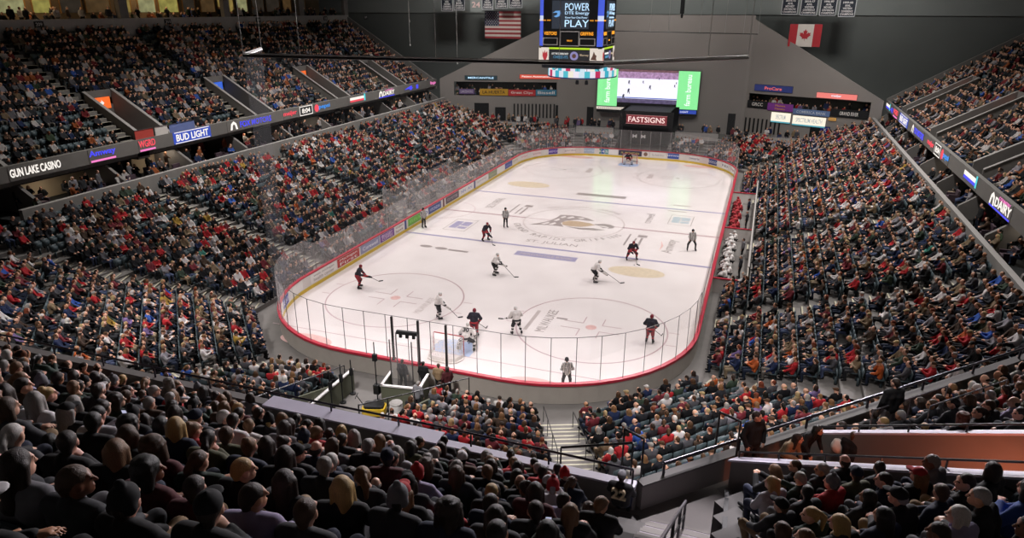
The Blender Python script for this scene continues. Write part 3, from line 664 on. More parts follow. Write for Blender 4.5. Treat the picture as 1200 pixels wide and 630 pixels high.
# ------------------------------------------------------------------ goals
GPR = mat('red goal pipe', 'b7474c', .35, .08, 5.); NETM = None
def net_material():
    m = bpy.data.materials.new('goal netting'); m.use_nodes = True; nt = m.node_tree; nt.nodes.clear(); N = nt.nodes.new
    out = N('ShaderNodeOutputMaterial'); tr = N('ShaderNodeBsdfTransparent'); df = N('ShaderNodeBsdfDiffuse'); df.inputs[0].default_value = (.8, .76, .75, 1); mx = N('ShaderNodeMixShader')
    tc = N('ShaderNodeTexCoord'); vo = N('ShaderNodeTexVoronoi'); vo.feature = 'DISTANCE_TO_EDGE'; vo.inputs['Scale'].default_value = 14; cmp = N('ShaderNodeMath'); cmp.operation = 'LESS_THAN'; cmp.inputs[1].default_value = .09
    nt.links.new(tc.outputs['Object'], vo.inputs['Vector']); nt.links.new(vo.outputs['Distance'], cmp.inputs[0]); nt.links.new(cmp.outputs[0], mx.inputs[0])
    nt.links.new(tr.outputs[0], mx.inputs[1]); nt.links.new(df.outputs[0], mx.inputs[2]); nt.links.new(mx.outputs[0], out.inputs[0]); return m
NETM = net_material(); PADW = mat('white net base padding', 'e4dedb', .7, .08, 4.)
def goal(y, rz, label):
    g = thing('hockey_goal', label, 'goal', (0, y, 0), rz, 'ice hockey goals')
    b = MB(); b.tube([(-.915, 0, 0), (-.915, 0, 1.16), (-.87, 0, 1.22), (.87, 0, 1.22), (.915, 0, 1.16), (.915, 0, 0)], .034, 8); b.build('goal_frame', GPR, g)
    base = [(-.915, 0, .04), (-1.02, -.45, .04), (-.85, -.9, .04), (-.45, -1.1, .04), (.45, -1.1, .04), (.85, -.9, .04), (1.02, -.45, .04), (.915, 0, .04)]
    b = MB(); b.tube(base, .05, 8); b.build('base_pipe', PADW, g)
    b = MB(); b.tube([(0, -1.1, .04), (0, -.5, 1.1), (0, 0, 1.22)], .022, 6); b.build('centre_brace', PADW, g)
    top = [(-.915, 0, 1.2), (-.9, -.3, 1.16), (-.7, -.5, 1.12), (-.35, -.56, 1.1), (.35, -.56, 1.1), (.7, -.5, 1.12), (.9, -.3, 1.16), (.915, 0, 1.2)]
    b = MB()
    for i in range(7): b.quad(base[i], base[i + 1], top[i + 1], top[i])
    b.add(top, [tuple(range(8))]); b.build('netting', NETM, g)
    b = MB()
    for i in range(7):
        a, c = Vector(base[i]), Vector(base[i + 1]); ti, tj = Vector(top[i]), Vector(top[i + 1]); b.quad(a, c, c + (tj - c) * .2, a + (ti - a) * .2)
    b.build('skirt_padding', PADW, g)
goal(-27.13, 0, 'red hockey goal with white netting at the closer end of the rink'); goal(27.13, PI, 'red hockey goal far away in front of the curved end boards')
# ------------------------------------------------------------------ figures
def RotZX(yaw, pitch, roll=0.): return (Matrix.Rotation(yaw, 3, 'Z') @ Matrix.Rotation(pitch, 3, 'X') @ Matrix.Rotation(roll, 3, 'Y'))
def V3(*a): return Vector(a)
SKIN, HAIR, TOP, BOT, SHOE, EYE_, GLOVE, SOCK = 1, 2, 3, 4, 5, 6, 7, 8
def head_prims(c, R, lab=SKIN):
    f = lambda x, y, z: tuple(c + R @ V3(x, y, z)); Rl = [list(r) for r in R]
    out = [('e', f(0, -.012, .03), (.077, .096, .093), lab, Rl), ('e', f(0, .022, -.045), (.058, .066, .07), lab, Rl), ('c', f(0, .06, -.095), f(0, .072, -.09), .024, .02, lab),
           ('c', f(0, .088, .012), f(0, .112, -.03), .009, .015, lab, .012), ('c', f(-.02, .09, -.06), f(.02, .09, -.06), .009, .009, lab, .008), ('c', f(-.05, .07, .042), f(.05, .07, .042), .012, .012, lab, .02)]
    for s in (-1, 1): out += [('e', f(s * .079, -.008, -.005), (.012, .024, .034), lab, Rl), ('s', f(s * .032, .1, .017), (.018, .018, .012)), ('e', f(s * .032, .077, .017), (.013, .013, .013), EYE_, Rl)]
    return out
def hand_prims(w, f, nrm, curl=.5, side=1, lab=SKIN, sc=1.):
    f = f.normalized(); nrm = (nrm - f * nrm.dot(f)).normalized(); s = f.cross(nrm); o = []
    for k in (-1, 0, 1): o.append(('c', tuple(w + f * .012 + s * k * .014 * sc), tuple(w + (f * .085 + s * k * .026) * sc), .019 * sc, .015 * sc, lab, .02))
    for k, L in ((-1.5, .068), (-.5, .08), (.5, .085), (1.5, .076)):
        k0 = w + (f * .09 + s * k * .0215) * sc; d1 = f * math.cos(curl) + nrm * math.sin(curl) + s * k * .05; d2 = f * math.cos(2.1 * curl) + nrm * math.sin(2.1 * curl)
        k1 = k0 + d1 * L * .5 * sc; k2 = k1 + d2 * L * .45 * sc
        o += [('c', tuple(k0), tuple(k1), .0092 * sc, .0086 * sc, lab, .005), ('c', tuple(k1), tuple(k2), .0086 * sc, .0072 * sc, lab, .005)]
    t0 = w + (f * .03 + s * side * .03) * sc; t1 = t0 + (f * .03 + s * side * .03 + nrm * .015) * sc; t2 = t1 + (f * .032 + s * side * .008 + nrm * .012) * sc
    o += [('c', tuple(t0), tuple(t1), .013 * sc, .0105 * sc, lab, .01), ('c', tuple(t1), tuple(t2), .0102 * sc, .0085 * sc, lab, .005)]
    return o
def joints(kind, **k):
    """skeletons, local: feet on z=0, facing +y"""
    J = {}
    if kind == 'sit':
        ln = k.get('lean', 0.); J['pel'] = V3(0, 0, .53); J['chest'] = V3(0, -.07 + ln * .75, .86 - ln * .2); J['nb'] = V3(0, -.075 + ln, 1.0 - ln * .28); J['head'] = V3(k.get('hx', 0), -.03 + ln * 1.25 + k.get('hf', 0), 1.155 - ln * .38)
        for s, n in ((-1, 'L'), (1, 'R')):
            J['sh' + n] = V3(s * .185, J['nb'].y, J['nb'].z - .045); J['hp' + n] = V3(s * .09, .02, .5); J['kn' + n] = V3(s * k.get('kw', .12), .43, .5); J['an' + n] = V3(s * .11, .40, .09); J['to' + n] = V3(s * .13, .56, .045)
            J['el' + n] = V3(s * .25, .06 + ln * .6, .73 - ln * .2); J['wr' + n] = V3(s * .13, .28, .62)
    elif kind == 'stand':
        J['pel'] = V3(0, 0, .94); ln = k.get('lean', 0.); J['chest'] = V3(0, -.02 + ln * .7, 1.28 - ln * .15); J['nb'] = V3(0, -.02 + ln, 1.45 - ln * .25); J['head'] = V3(k.get('hx', 0), .02 + ln * 1.3, 1.61 - ln * .35)
        for s, n in ((-1, 'L'), (1, 'R')):
            J['sh' + n] = V3(s * .19, J['nb'].y, J['nb'].z - .05); J['hp' + n] = V3(s * .095, 0, .9); w = k.get('stance', .11); J['kn' + n] = V3(s * (w + .02), .03, .5); J['an' + n] = V3(s * (w + .04), 0, .09); J['to' + n] = V3(s * (w + .07), .15, .045)
            J['el' + n] = V3(s * .26, -.02 + ln * .8, 1.14 - ln * .1); J['wr' + n] = V3(s * .24, .08 + ln, .9)
    else:                            # skater: bent knees, leaning over the stick
        b = k.get('bend', 1.); dn = .1 * b; J['pel'] = V3(0, -.16 * b, .98 - dn); J['chest'] = V3(0, .0 + .06 * b, 1.36 - dn * 1.4); J['nb'] = V3(0, .03 + .12 * b, 1.51 - dn * 1.6); J['head'] = V3(0, .08 + .17 * b, 1.665 - dn * 1.7)
        for s, n in ((-1, 'L'), (1, 'R')):
            J['sh' + n] = V3(s * .22, J['nb'].y, J['nb'].z - .05); J['hp' + n] = V3(s * .12, -.14 * b, .93 - dn); w = k.get('stance', .2)
            J['kn' + n] = V3(s * w, .1 * b, .54 - dn * .3); J['an' + n] = V3(s * (w + .05), -.08 * b, .15); J['to' + n] = V3(s * (w + .08), .14, .08)
            J['el' + n] = V3(s * .38, .1 + .06 * b, 1.17 - dn)
        J['wrR'] = V3(.22, .42, 1.08 - dn); J['wrL'] = V3(-.2, .38, .98 - dn)
    J['R'] = RotZX(k.get('yaw', 0.), k.get('pitch', 0.)); J['curl'] = k.get('curl', .5)
    for q, v in k.items():
        if q[:2] in ('el', 'wr', 'kn', 'an', 'to', 'sh', 'hp') and len(q) == 3: J[q] = V3(*v)
    return J
def limb(a, b, ra, rb, lab, k=.03): return ('c', tuple(a), tuple(b), ra, rb, lab, k)
def torso(J, r, lab):
    P, C, N = J['pel'], J['chest'], J['nb']; o = []
    for s in (-1, 1):
        x = V3(s * .075, 0, 0); o += [limb(P + x, C + x * 1.25, .105 + r, .1 + r, lab, .06), limb(C + x * 1.3, N + x * 1.5 - V3(0, 0, .05), .095 + r, .055 + r, lab, .05)]
        sh = J['sh' + 'LR'[s > 0]]; o.append(limb(N - V3(0, 0, .03), sh, .055 + r, .058 + r, lab, .05))
    return o
def arm(J, n, r, lab): return [limb(J['sh' + n], J['el' + n], .056 + r, .045 + r, lab), limb(J['el' + n], J['el' + n].lerp(J['wr' + n], .97), .045 + r, .032 + r, lab)]
def legs(J, r, lab, shank=True):
    o = []
    for n in 'LR':
        o += [limb(J['hp' + n], J['kn' + n], .088 + r, .06 + r, lab, .05)]
        if shank: o += [limb(J['kn' + n], J['an' + n], .058 + r, .04 + r, lab, .04)]
    o.append(limb(J['hpL'], J['hpR'], .1 + r, .1 + r, lab, .05)); return o
def shoes(J, lab, r=0.): return [q for n in 'LR' for q in (limb(J['an' + n] - V3(0, .03, .03), J['to' + n], .045 + r, .038 + r, lab, .02), limb(J['an' + n] + V3(0, 0, .06), J['an' + n] - V3(0, .03, .02), .045 + r, .045 + r, lab, .02))]
def hands(J, lab=SKIN, sc=1.):
    o = []
    for n, s in (('L', -1), ('R', 1)):
        f = J['wr' + n] - J['el' + n]; o += hand_prims(J['wr' + n], f + J.get('hf' + n, V3(0, 0, 0)), J.get('hn' + n, V3(-s * .35, .1, -1)), J['curl'], s, lab, sc)
    return o
def body(J): return torso(J, -.015, SKIN) + [q for n in 'LR' for q in arm(J, n, -.006, SKIN)] + legs(J, -.012, SKIN) + shoes(J, SKIN, -.008) + [limb(J['nb'] - V3(0, 0, .02), J['head'] - V3(0, .02, .05), .052, .047, SKIN, .03)] + head_prims(J['head'], J['R']) + hands(J)
HAIRS = {
    'short': [('e', (0, -.022, .042), (.085, .1, .092), HAIR, None), ('c', (0, -.075, 0), (0, -.07, -.06), .055, .04, HAIR), ('s', (0, .15, -.03), (.1, .1, .115)), ('s', (.1, .03, -.06), (.035, .05, .06)), ('s', (-.1, .03, -.06), (.035, .05, .06))],
    'receding': [('e', (0, -.03, .01), (.084, .092, .068), HAIR, None), ('c', (0, -.075, 0), (0, -.07, -.05), .05, .04, HAIR), ('s', (0, .13, 0), (.12, .11, .2)), ('s', (0, .02, .13), (.06, .1, .06))],
    'long': [('e', (0, -.024, .04), (.09, .104, .096), HAIR, None), ('c', (0, -.06, .02), (0, -.115, -.27), .088, .07, HAIR), ('c', (-.07, -.02, .02), (-.085, -.07, -.25), .045, .04, HAIR), ('c', (.07, -.02, .02), (.085, -.07, -.25), .045, .04, HAIR), ('s', (0, .16, -.05), (.075, .115, .135))],
    'bob': [('e', (0, -.024, .04), (.092, .104, .096), HAIR, None), ('c', (-.065, -.03, .01), (-.075, -.03, -.1), .05, .045, HAIR), ('c', (.065, -.03, .01), (.075, -.03, -.1), .05, .045, HAIR), ('c', (0, -.06, 0), (0, -.075, -.11), .075, .06, HAIR), ('s', (0, .16, -.04), (.075, .115, .13))],
    'ponytail': [('e', (0, -.022, .042), (.083, .099, .09), HAIR, None), ('c', (0, -.075, 0), (0, -.07, -.05), .05, .035, HAIR), ('c', (0, -.11, .07), (0, -.165, .01), .032, .04, HAIR), ('c', (0, -.165, .01), (0, -.16, -.2), .04, .018, HAIR), ('s', (0, .15, -.03), (.1, .1, .115))],
    'bun': [('e', (0, -.022, .042), (.083, .099, .09), HAIR, None), ('e', (0, -.075, .13), (.05, .05, .045), HAIR, None), ('c', (0, -.075, 0), (0, -.07, -.05), .05, .035, HAIR), ('s', (0, .15, -.03), (.1, .1, .115))],
    'curly': [('e', (0, -.03, .045), (.11, .115, .11), HAIR, None), ('c', (-.07, -.03, 0), (-.085, -.05, -.1), .055, .05, HAIR), ('c', (.07, -.03, 0), (.085, -.05, -.1), .055, .05, HAIR), ('c', (0, -.07, 0), (0, -.1, -.12), .08, .07, HAIR), ('s', (0, .165, -.04), (.075, .115, .12))] + [('e', (.1 * math.cos(a) * math.cos(e), -.03 + .1 * math.sin(a) * math.cos(e), .045 + .095 * math.sin(e)), (.028, .028, .028), HAIR, None) for a in np.arange(2.9, 6.6, .5) for e in (-.5, .1, .7)]}
CAP = [('e', (0, -.015, .055), (.092, .108, .088), HAIR, None), ('e', (0, .115, .05), (.07, .075, .013), HAIR, None), ('e', (0, -.015, .143), (.014, .014, .01), HAIR, None), ('s', (0, -.01, -.04), (.14, .125, .075))]
BEANIE = [('e', (0, -.02, .052), (.094, .108, .1), HAIR, None), ('e', (0, -.02, .165), (.035, .035, .032), HAIR, None), ('c', (-.05, -.06, .0), (.05, -.06, .0), .05, .05, HAIR), ('s', (0, .16, -.05), (.12, .1, .1)), ('s', (0, -.02, -.1), (.14, .14, .07))]
HELM = [('e', (0, -.012, .05), (.104, .125, .108), HAIR, None), ('c', (0, -.075, .01), (0, -.08, -.03), .055, .05, HAIR), ('c', (-.085, -.01, .0), (-.085, .0, -.05), .03, .022, HAIR), ('c', (.085, -.01, 0), (.085, 0, -.05), .03, .022, HAIR), ('s', (0, .16, -.035), (.085, .1, .1))]
PH = mat('skin', 'c99a80', .55, .08, 20.); EYEM = mat('dark eye', '1d1512', .2, .1)
def part_mesh(name, prims, res, mats, k=.03, clip=None, split=None):
    v, q, lab = sdf_mesh(prims, res, k, clip); mi = split(v[q].mean(1), lab) if split else None
    return np_mesh(name, v, q, mats, mi)
# ---- spectators: eight seated poses
SITS = [dict(yaw=.15), dict(lean=.16, yaw=.35, elL=(-.24, .2, .66), elR=(.24, .2, .66), wrL=(-.06, .4, .6), wrR=(.06, .42, .6)), dict(yaw=-.2, elL=(-.27, .06, .74), elR=(.27, .06, .74), wrL=(.06, .2, .78), wrR=(-.06, .22, .73), curl=.3),
        dict(yaw=.05, pitch=-.45, elL=(-.23, .1, .74), elR=(.23, .1, .74), wrL=(-.06, .33, .84), wrR=(.06, .33, .84), curl=.9), dict(lean=.1, yaw=.5, elR=(.2, .22, .68), wrR=(.07, .15, .93), curl=1.1), dict(yaw=.75, hx=-.02),
        dict(yaw=-.6, hx=.03, elL=(-.3, .0, .74)), dict(lean=-.03, yaw=.3, pitch=.08, kw=.2, wrL=(-.2, .3, .57), wrR=(.2, .3, .57))]
TPL = []
for i, s in enumerate(SITS):
    J = joints('sit', **s)
    bm_ = part_mesh('body', body(J), .0125, [PH, EYEM], .03, None, lambda c, l: (l == EYE_).astype(int))
    tp = part_mesh('jacket', torso(J, .018, TOP) + [q for n in 'LR' for q in arm(J, n, .016, TOP)] + [limb(J['nb'] - V3(0, .02, .02), J['nb'] + V3(0, -.02, .035), .068, .062, TOP, .03)], .02, PH, .04)
    bt = part_mesh('trousers', legs(J, .008, BOT), .024, PH, .04); sh = part_mesh('shoes', shoes(J, SHOE), .022, PH)
    TPL.append((J, bm_, tp, bt, sh))
HM = {n: part_mesh('hair', p, .0105, PH, .02) for n, p in HAIRS.items()}
HM['cap'] = part_mesh('baseball_cap', CAP, .0105, PH, .012); HM['beanie'] = part_mesh('knit_hat', BEANIE, .0105, PH, .02); HM['helmet'] = part_mesh('helmet', HELM, .012, PH, .02)
SKINS = {'light': 'd3a48c', 'tan': 'bd8a6c', 'deep': '7a4f3a', 'rosy': 'd9a08c'}
HAIRC = {'dark brown': '2c2019', 'black': '16130f', 'brown': '4a3423', 'light brown': '77573a', 'blonde': 'b08f58', 'grey': '8d8884', 'auburn': '6a3320', 'white': 'c4bfba'}
TOPS = {'black': '141416', 'charcoal': '2e2f33', 'navy': '1d2438', 'dark green': '24332b', 'olive': '4a4a33', 'maroon': '4c1d22', 'grey': '6b6a6e', 'pale grey': 'a7a4aa', 'white': 'd4d0d2', 'red': 'a8262b', 'orange': 'b8502a', 'blue': '2f4a8c', 'tan': '8d765a', 'brown': '4b382b', 'lilac': '8d84a0', 'teal': '2c5a5c'}
def om(o, *ms):
    """per-object materials on shared mesh data"""
    for i, m in enumerate(ms): o.material_slots[i].link = 'OBJECT'; o.material_slots[i].material = m
def cloth(n): return mat('cloth ' + n, TOPS[n], .85, .18, 14., bump=.15)
def hairm(n):
    k = 'hair ' + n
    if k in _M: return _M[k]
    m = mat(k, HAIRC[n], .55, .45, 1., spec=.45); nt = m.node_tree; nz = [q for q in nt.nodes if q.type == 'TEX_NOISE'][0]; tc = [q for q in nt.nodes if q.type == 'TEX_COORD'][0]
    mp = nt.nodes.new('ShaderNodeMapping'); mp.inputs['Scale'].default_value = (170, 170, 14); nt.links.new(tc.outputs['Object'], mp.inputs['Vector']); nt.links.new(mp.outputs['Vector'], nz.inputs['Vector'])
    bp = nt.nodes.new('ShaderNodeBump'); bp.inputs['Strength'].default_value = .9; bp.inputs['Distance'].default_value = .008; nt.links.new(nz.outputs['Fac'], bp.inputs['Height']); nt.links.new(bp.outputs['Normal'], nt.nodes['Principled BSDF'].inputs['Normal'])
    return m
def skinm(n): return mat('skin ' + n, SKINS[n], .5, .06, 25.)
JEANS = ['navy', 'charcoal', 'black', 'grey', 'tan']
def build_person(J, meshes, loc, rz, sc, skin, hair_style, hair_col, top, bottom, label, hat=None, hatcol=None, group=None, topname='jacket', name='person'):
    r = thing(name, label, 'person', loc, rz, group); r.scale = (sc, sc, sc)
    o = obj('body', meshes[0], r); om(o, skinm(skin), EYEM)
    if hair_style: h = obj('hair', HM[hair_style], r, loc=J['head']); h.rotation_euler = J['R'].to_euler(); om(h, hairm(hair_col))
    if hat: h = obj({'cap': 'baseball_cap', 'beanie': 'knit_hat'}[hat], HM[hat], r, loc=J['head']); h.rotation_euler = J['R'].to_euler(); om(h, cloth(hatcol))
    o = obj(topname, meshes[1], r); om(o, cloth(top)); o = obj('trousers', meshes[2], r); om(o, cloth(bottom)); o = obj('shoes', meshes[3], r); om(o, cloth('black'))
    return r

# ------------------------------------------------------------------ seats of the whole bowl
def face_angle(n): return math.atan2(n[0], -n[1])        # rotation that turns +y to -n
SEATS = []                                               # (pos, angle, level, seg, row, u)
def near_any(u, L, w): return any(abs(u - a) < w for a in L)
for lv, rows in (('LOW', LOWROWS), ('UP', UPROWS)):
    for g, nr in rows.items():
        ring = ring_of(lv, g)
        n = SEG[g]; lo, hi = limits(g)
        for i in range(nr):
            d = ring.d(i) + .6; a, c = ring.span(g, d); a, c = max(a, lo), min(c, hi); m = 1.35 if lv == 'LOW' else (.62 if g != 'N' else .35)
            k = int((c - a - 2 * m) / (.56 if lv == 'UP' and g in NEAR else .52))
            if k < 1: continue
            st = (c - a - 2 * m) / k
            for j in range(k + 1):
                u = a + m + j * st; x, y = ring.p(g, u, d)
                if near_any(u, AISLE.get((lv, g), []), .98 if (g, lv) == ('N', 'UP') else (.98 if lv == 'LOW' else .88)): continue
                if lv == 'UP':
                    if i < VOM_ROWS and any(v0 - .4 < u < v1 + .4 for v0, v1 in VOM.get(('UP', g), [])): continue
                    if g == 'N' and (i < 2 and 3.2 < u < 8.6 or i < 4 and u > 12.2 + .25 * (i > 1)): continue
                    if g == 'NR' and (x < 15.75 or i < 2 and u < -17.5): continue
                else:
                    if g == 'N' and PIT[0] - .4 < u < PIT[1] + .4: continue
                    if g == 'F' and (-4.2 < u < 4.0): continue
                    if g == 'L' and i < 1 and abs(u) < 7.5: continue
                    if g == 'R' and i < 2 and abs(u) < 13: continue
                    if g in ('FL', 'FR') and (abs(x) > 19.0 or y > 36.4): continue
                    if g == 'R' and i >= 5 and y > 35: pass
                if y > 36.3: continue
                ds = seen((x, y, ring.z(i) + 1.0), 25)
                if ds: SEATS.append(((x, y, ring.z(i)), face_angle(n), lv, g, i, u, ds))
SEATS.sort(key=lambda s: s[6])
# ------------------------------------------------------------------ seat (a thing with parts), and its small far version
SEATM = mat('dark slate seat plastic', '37434a', .5, .12, 6.); SEATP = mat('seat pedestal', '1b1d1f', .5, .1, 6.)
def rounded(w, h, r, n=4):
    o = []
    for cx, cy, a0 in ((w / 2 - r, h / 2 - r, 0), (-w / 2 + r, h / 2 - r, 90), (-w / 2 + r, -h / 2 + r, 180), (w / 2 - r, -h / 2 + r, 270)):
        for i in range(n + 1): a = math.radians(a0 + 90 * i / n); o.append((cx + r * math.cos(a), cy + r * math.sin(a)))
    return o
def seat_meshes():
    out = {}
    b = MB(); b.prism([(x, -.235 - .1 * y - .12 * x * x, .66 + y) for x, y in rounded(.45, .42, .07)], (0, .035, .003)); out['backrest'] = b.mesh('backrest', SEATM)
    b = MB(); b.prism([(x, y + .0, .41 - .05 * y) for x, y in rounded(.43, .4, .08)], (0, 0, .04)); out['seat_pan'] = b.mesh('seat_pan', SEATM)
    b = MB(); b.box(-.03, .03, -.2, -.05, 0, .41); b.box(-.09, .09, -.24, 0, 0, .015); out['pedestal'] = b.mesh('pedestal', SEATP)
    for s in (-1, 1):
        b = MB(); b.obox((s * .245 - .018, -.2, .62), (.036, 0, 0), (0, .3, -.01), (0, 0, .025)); b.box(s * .245 - .012, s * .245 + .012, -.19, -.15, .36, .62); out['armrest%d' % s] = b.mesh('armrest', SEATP)
    return out
SM = seat_meshes()
# ------------------------------------------------------------------ who sits where
WORD = ['first', 'second', 'third', 'fourth', 'fifth', 'sixth', 'seventh', 'eighth', 'ninth', 'tenth', 'eleventh', 'twelfth', 'thirteenth', 'fourteenth', 'fifteenth', 'sixteenth', 'seventeenth', 'eighteenth', 'nineteenth']
def numw(n):
    T = {20: 'twenty', 30: 'thirty', 40: 'forty', 50: 'fifty', 60: 'sixty'}
    O = ['zero', 'one', 'two', 'three', 'four', 'five', 'six', 'seven', 'eight', 'nine', 'ten', 'eleven', 'twelve', 'thirteen', 'fourteen', 'fifteen', 'sixteen', 'seventeen', 'eighteen', 'nineteen']
    return O[n] if n < 20 else T[n // 10 * 10] + ('-' + O[n % 10] if n % 10 else '')
def block_of(s):
    (x, y, z), a, lv, g, i, u, ds = s
    if lv == 'UP' and g == 'N': return 'A' if u > 14.5 else ('B' if u > -.6 else 'C')
    if lv == 'UP' and g == 'NR': return 'A2' if u < -19 else 'D'
    return lv + g
ROWSEATS = {}
for s in SEATS: ROWSEATS.setdefault((block_of(s), s[4]), []).append(s)
for k, v in ROWSEATS.items(): v.sort(key=lambda s: (-s[5] if k[0] in ('B', 'C') else s[5]))
PLACE = {}
for (bk, i), v in ROWSEATS.items():
    for j, s in enumerate(v):
        PLACE[id(s)] = {'A': 'row %s near ramp, %s past stairs', 'B': 'row %s behind rail, %s from stairs', 'C': 'row %s beyond aisle, %s from it', 'A2': 'row %s beside ramp, %s along', 'D': 'row %s past ramp, %s from it'}.get(bk, '') % (numw(i + 1), numw(j + 1)) if bk in 'A A2 B C D'.split() else ''
def density(s):
    (x, y, z), a, lv, g, i, u, ds = s
    patch = math.sin(x * .9 + i * 1.7 + y * .37) + math.sin(y * .61 - i * .9 + x * .23) + .6 * math.sin(u * 1.9 + i * 3.1)
    p = {'LOW': .9, 'UP': .94}[lv] - (.28 if patch > 1.35 else 0)
    if lv == 'UP' and g == 'L' and (i < 2 or (y < -18 and i < 5)): p -= .3
    if lv == 'LOW' and g in ('L', 'NL') and (y < -15 and i > 8): p -= .12
    if lv == 'LOW' and g == 'R' and y < -8: p -= .08
    if g == 'NR' and lv == 'LOW': p -= .06
    if lv == 'UP' and g in ('N', 'NR'): p = .97
    return p
N_IND = 286
people, free = [], []
for s in SEATS: (people if rng.random() < density(s) else free).append(s)
NEARC = [('black', 32), ('charcoal', 24), ('navy', 13), ('dark green', 10), ('olive', 3), ('maroon', 5), ('grey', 6), ('pale grey', 4), ('white', 2), ('red', 2.5), ('orange', .8), ('blue', 1.2), ('brown', 4), ('tan', 1.5), ('lilac', 2)]
def pick(t): n = [a for a, _ in t]; w = np.array([b for _, b in t], float); return n[rng.choice(len(n), p=w / w.sum())]
STYLE = {'short': 'short {} hair', 'receding': 'thinning {} hair', 'long': 'long {} hair', 'bob': '{} bob', 'ponytail': '{} ponytail', 'bun': '{} hair bun', 'curly': 'curly {} hair'}
used_labels = set(); phones = []
for n_, s in enumerate(people[:N_IND]):
    (x, y, z), a, lv, g, i, u, ds = s
    ti = int(rng.integers(len(TPL))); J, bm_, tp, bt, shm = TPL[ti]
    st = pick([('short', 38), ('receding', 7), ('long', 22), ('bob', 8), ('ponytail', 8), ('bun', 4), ('curly', 6)]); hc = pick([('dark brown', 28), ('black', 14), ('brown', 20), ('light brown', 12), ('blonde', 8), ('grey', 13), ('auburn', 2), ('white', 3)])
    top = pick(NEARC); hat = None; hcn = None; q = rng.random()
    if q < .07: hat, hcn = 'cap', pick([('black', 3), ('red', 2), ('navy', 2), ('pale grey', 1), ('white', 1)])
    elif q < .12: hat, hcn = 'beanie', pick([('black', 2), ('maroon', 1), ('grey', 1), ('navy', 1), ('red', 1)])
    if hat and st in ('bun', 'curly', 'receding', 'ponytail'): st = 'short'
    look = STYLE[st].format(hc) if not hat else '%s %s' % (hcn, 'cap' if hat == 'cap' else 'knit hat')
    kid = rng.random() < .06 and not hat
    lab = 'person, %s, %s top, %s' % (look, top, PLACE[id(s)]) if PLACE[id(s)] else 'person with %s, %s top' % (look, top)
    sc = (.78 if kid else 1.) * float(rng.uniform(1.05, 1.13))
    rz = a + float(rng.uniform(-.16, .16)) + (.12 if lv == 'UP' and g == 'N' else 0)
    r = build_person(J, (bm_, tp, bt, shm), (x, y, z), rz, sc, pick([('light', 6), ('rosy', 3), ('tan', 2), ('deep', 1)]), (None if hat and st == 'short' and False else st), hc, top, pick([(q, 1) for q in JEANS]), lab, hat, hcn, 'spectators in the dark upper stand')
    if ti == 3 and len(phones) < 9 and ds < 11: phones.append((r, J, sc, rz, (x, y, z), lab))
PHONEB = mat('phone case', '15161a', .4, .1); SCREEN = emit('phone screen glow', 'cfd0f0', .7, .1, 40.)
for k, (r, J, sc, rz, p, lab) in enumerate(phones):
    m = Matrix.Translation(p) @ Matrix.Rotation(rz, 4, 'Z') @ Matrix.Scale(sc, 4)
    c = m @ V3(0, .43, .9); o = thing('smartphone', 'lit smartphone held in %s' % lab.split('top, ')[-1], 'phone', c, rz, 'phones held up in the crowd'); o.rotation_euler = (.25, 0, rz)
    b = MB(); b.prism([(x_, 0, z_) for x_, z_ in rounded(.074, .15, .012, 3)], (0, .009, 0)); b.build('phone_case', PHONEB, o)
    b = MB(); b.prism([(x_, -.0012, z_) for x_, z_ in rounded(.066, .138, .008, 3)], (0, .001, 0)); b.build('screen', SCREEN, o)
# individual seats: the nearest in view
N_SEAT = 296; occ = {id(s) for s in people[:N_IND]}; occ_all = {id(s) for s in people}
for s in SEATS[:N_SEAT]:
    (x, y, z), a, lv, g, i, u, ds = s
    lab = 'dark slate %s folding seat, %s' % ('occupied' if id(s) in occ_all else 'empty', PLACE[id(s)] or 'near the front')
    t = thing('arena_seat', lab, 'seat', (x, y, z), a, 'fixed seats of the upper stand')
    for n, me in SM.items(): obj(n.rstrip('-1'), me, t)
# ------------------------------------------------------------------ the remaining crowd: one mesh, coloured per garment
def lod(J, res, style, kind='sit'):
    R = J['R']; c = J['head']; hp = []
    for p in (HAIRS.get(style) or CAP):
        f = lambda q: tuple(c + R @ V3(*q))
        if p[0] == 'c': hp.append(('c', f(p[1]), f(p[2]), p[3], p[4], HAIR))
        elif p[0] == 'e' and max(p[2]) > .03: hp.append(('e', f(p[1]), p[2], HAIR, [list(r) for r in R]))
    Rl = [list(r) for r in R]
    pr = torso(J, .02, TOP) + [q for n in 'LR' for q in arm(J, n, .018, TOP)] + legs(J, .012, BOT) + shoes(J, SHOE, .01) + [('c', tuple(J['wr' + n]), tuple(J['wr' + n] + (J['wr' + n] - J['el' + n]).normalized() * .09), .042, .04, SKIN) for n in 'LR'] + [limb(J['nb'], J['head'], .06, .05, SKIN), ('e', tuple(c + R @ V3(0, .012, .0)), (.085, .105, .125), SKIN, Rl)] + hp
    v, q, l = sdf_mesh(pr, res, .035); return v, q, l
hs = ['short', 'long', 'bob', 'short', 'cap', 'receding', 'ponytail', 'short']
NEAR_L = [lod(TPL[i][0], .05, hs[i]) for i in range(8)]; FAR_L = [lod(TPL[i][0], .072, hs[i]) for i in range(8)]
STAND = [lod(joints('stand', yaw=y_, elL=e, wrL=w), .06, h) for y_, e, w, h in ((.2, (-.26, -.02, 1.14), (-.24, .1, .9), 'short'), (-.3, (-.28, .1, 1.2), (-.1, .3, 1.2), 'long'))]
CL = lambda h: np.array(hexc(h))
CT = [('a8262c', 11), ('cfc9c8', 9), ('131316', 26), ('27282d', 18), ('4e4d52', 9), ('8e8a90', 7), ('1f2a4a', 6), ('3558a8', 1.2), ('b0562a', 1.1), ('6e2a32', 5), ('7c6a54', 4), ('43342a', 5), ('39463a', 3), ('a8883e', .35), ('3f7c70', .4), ('74608c', 1)]
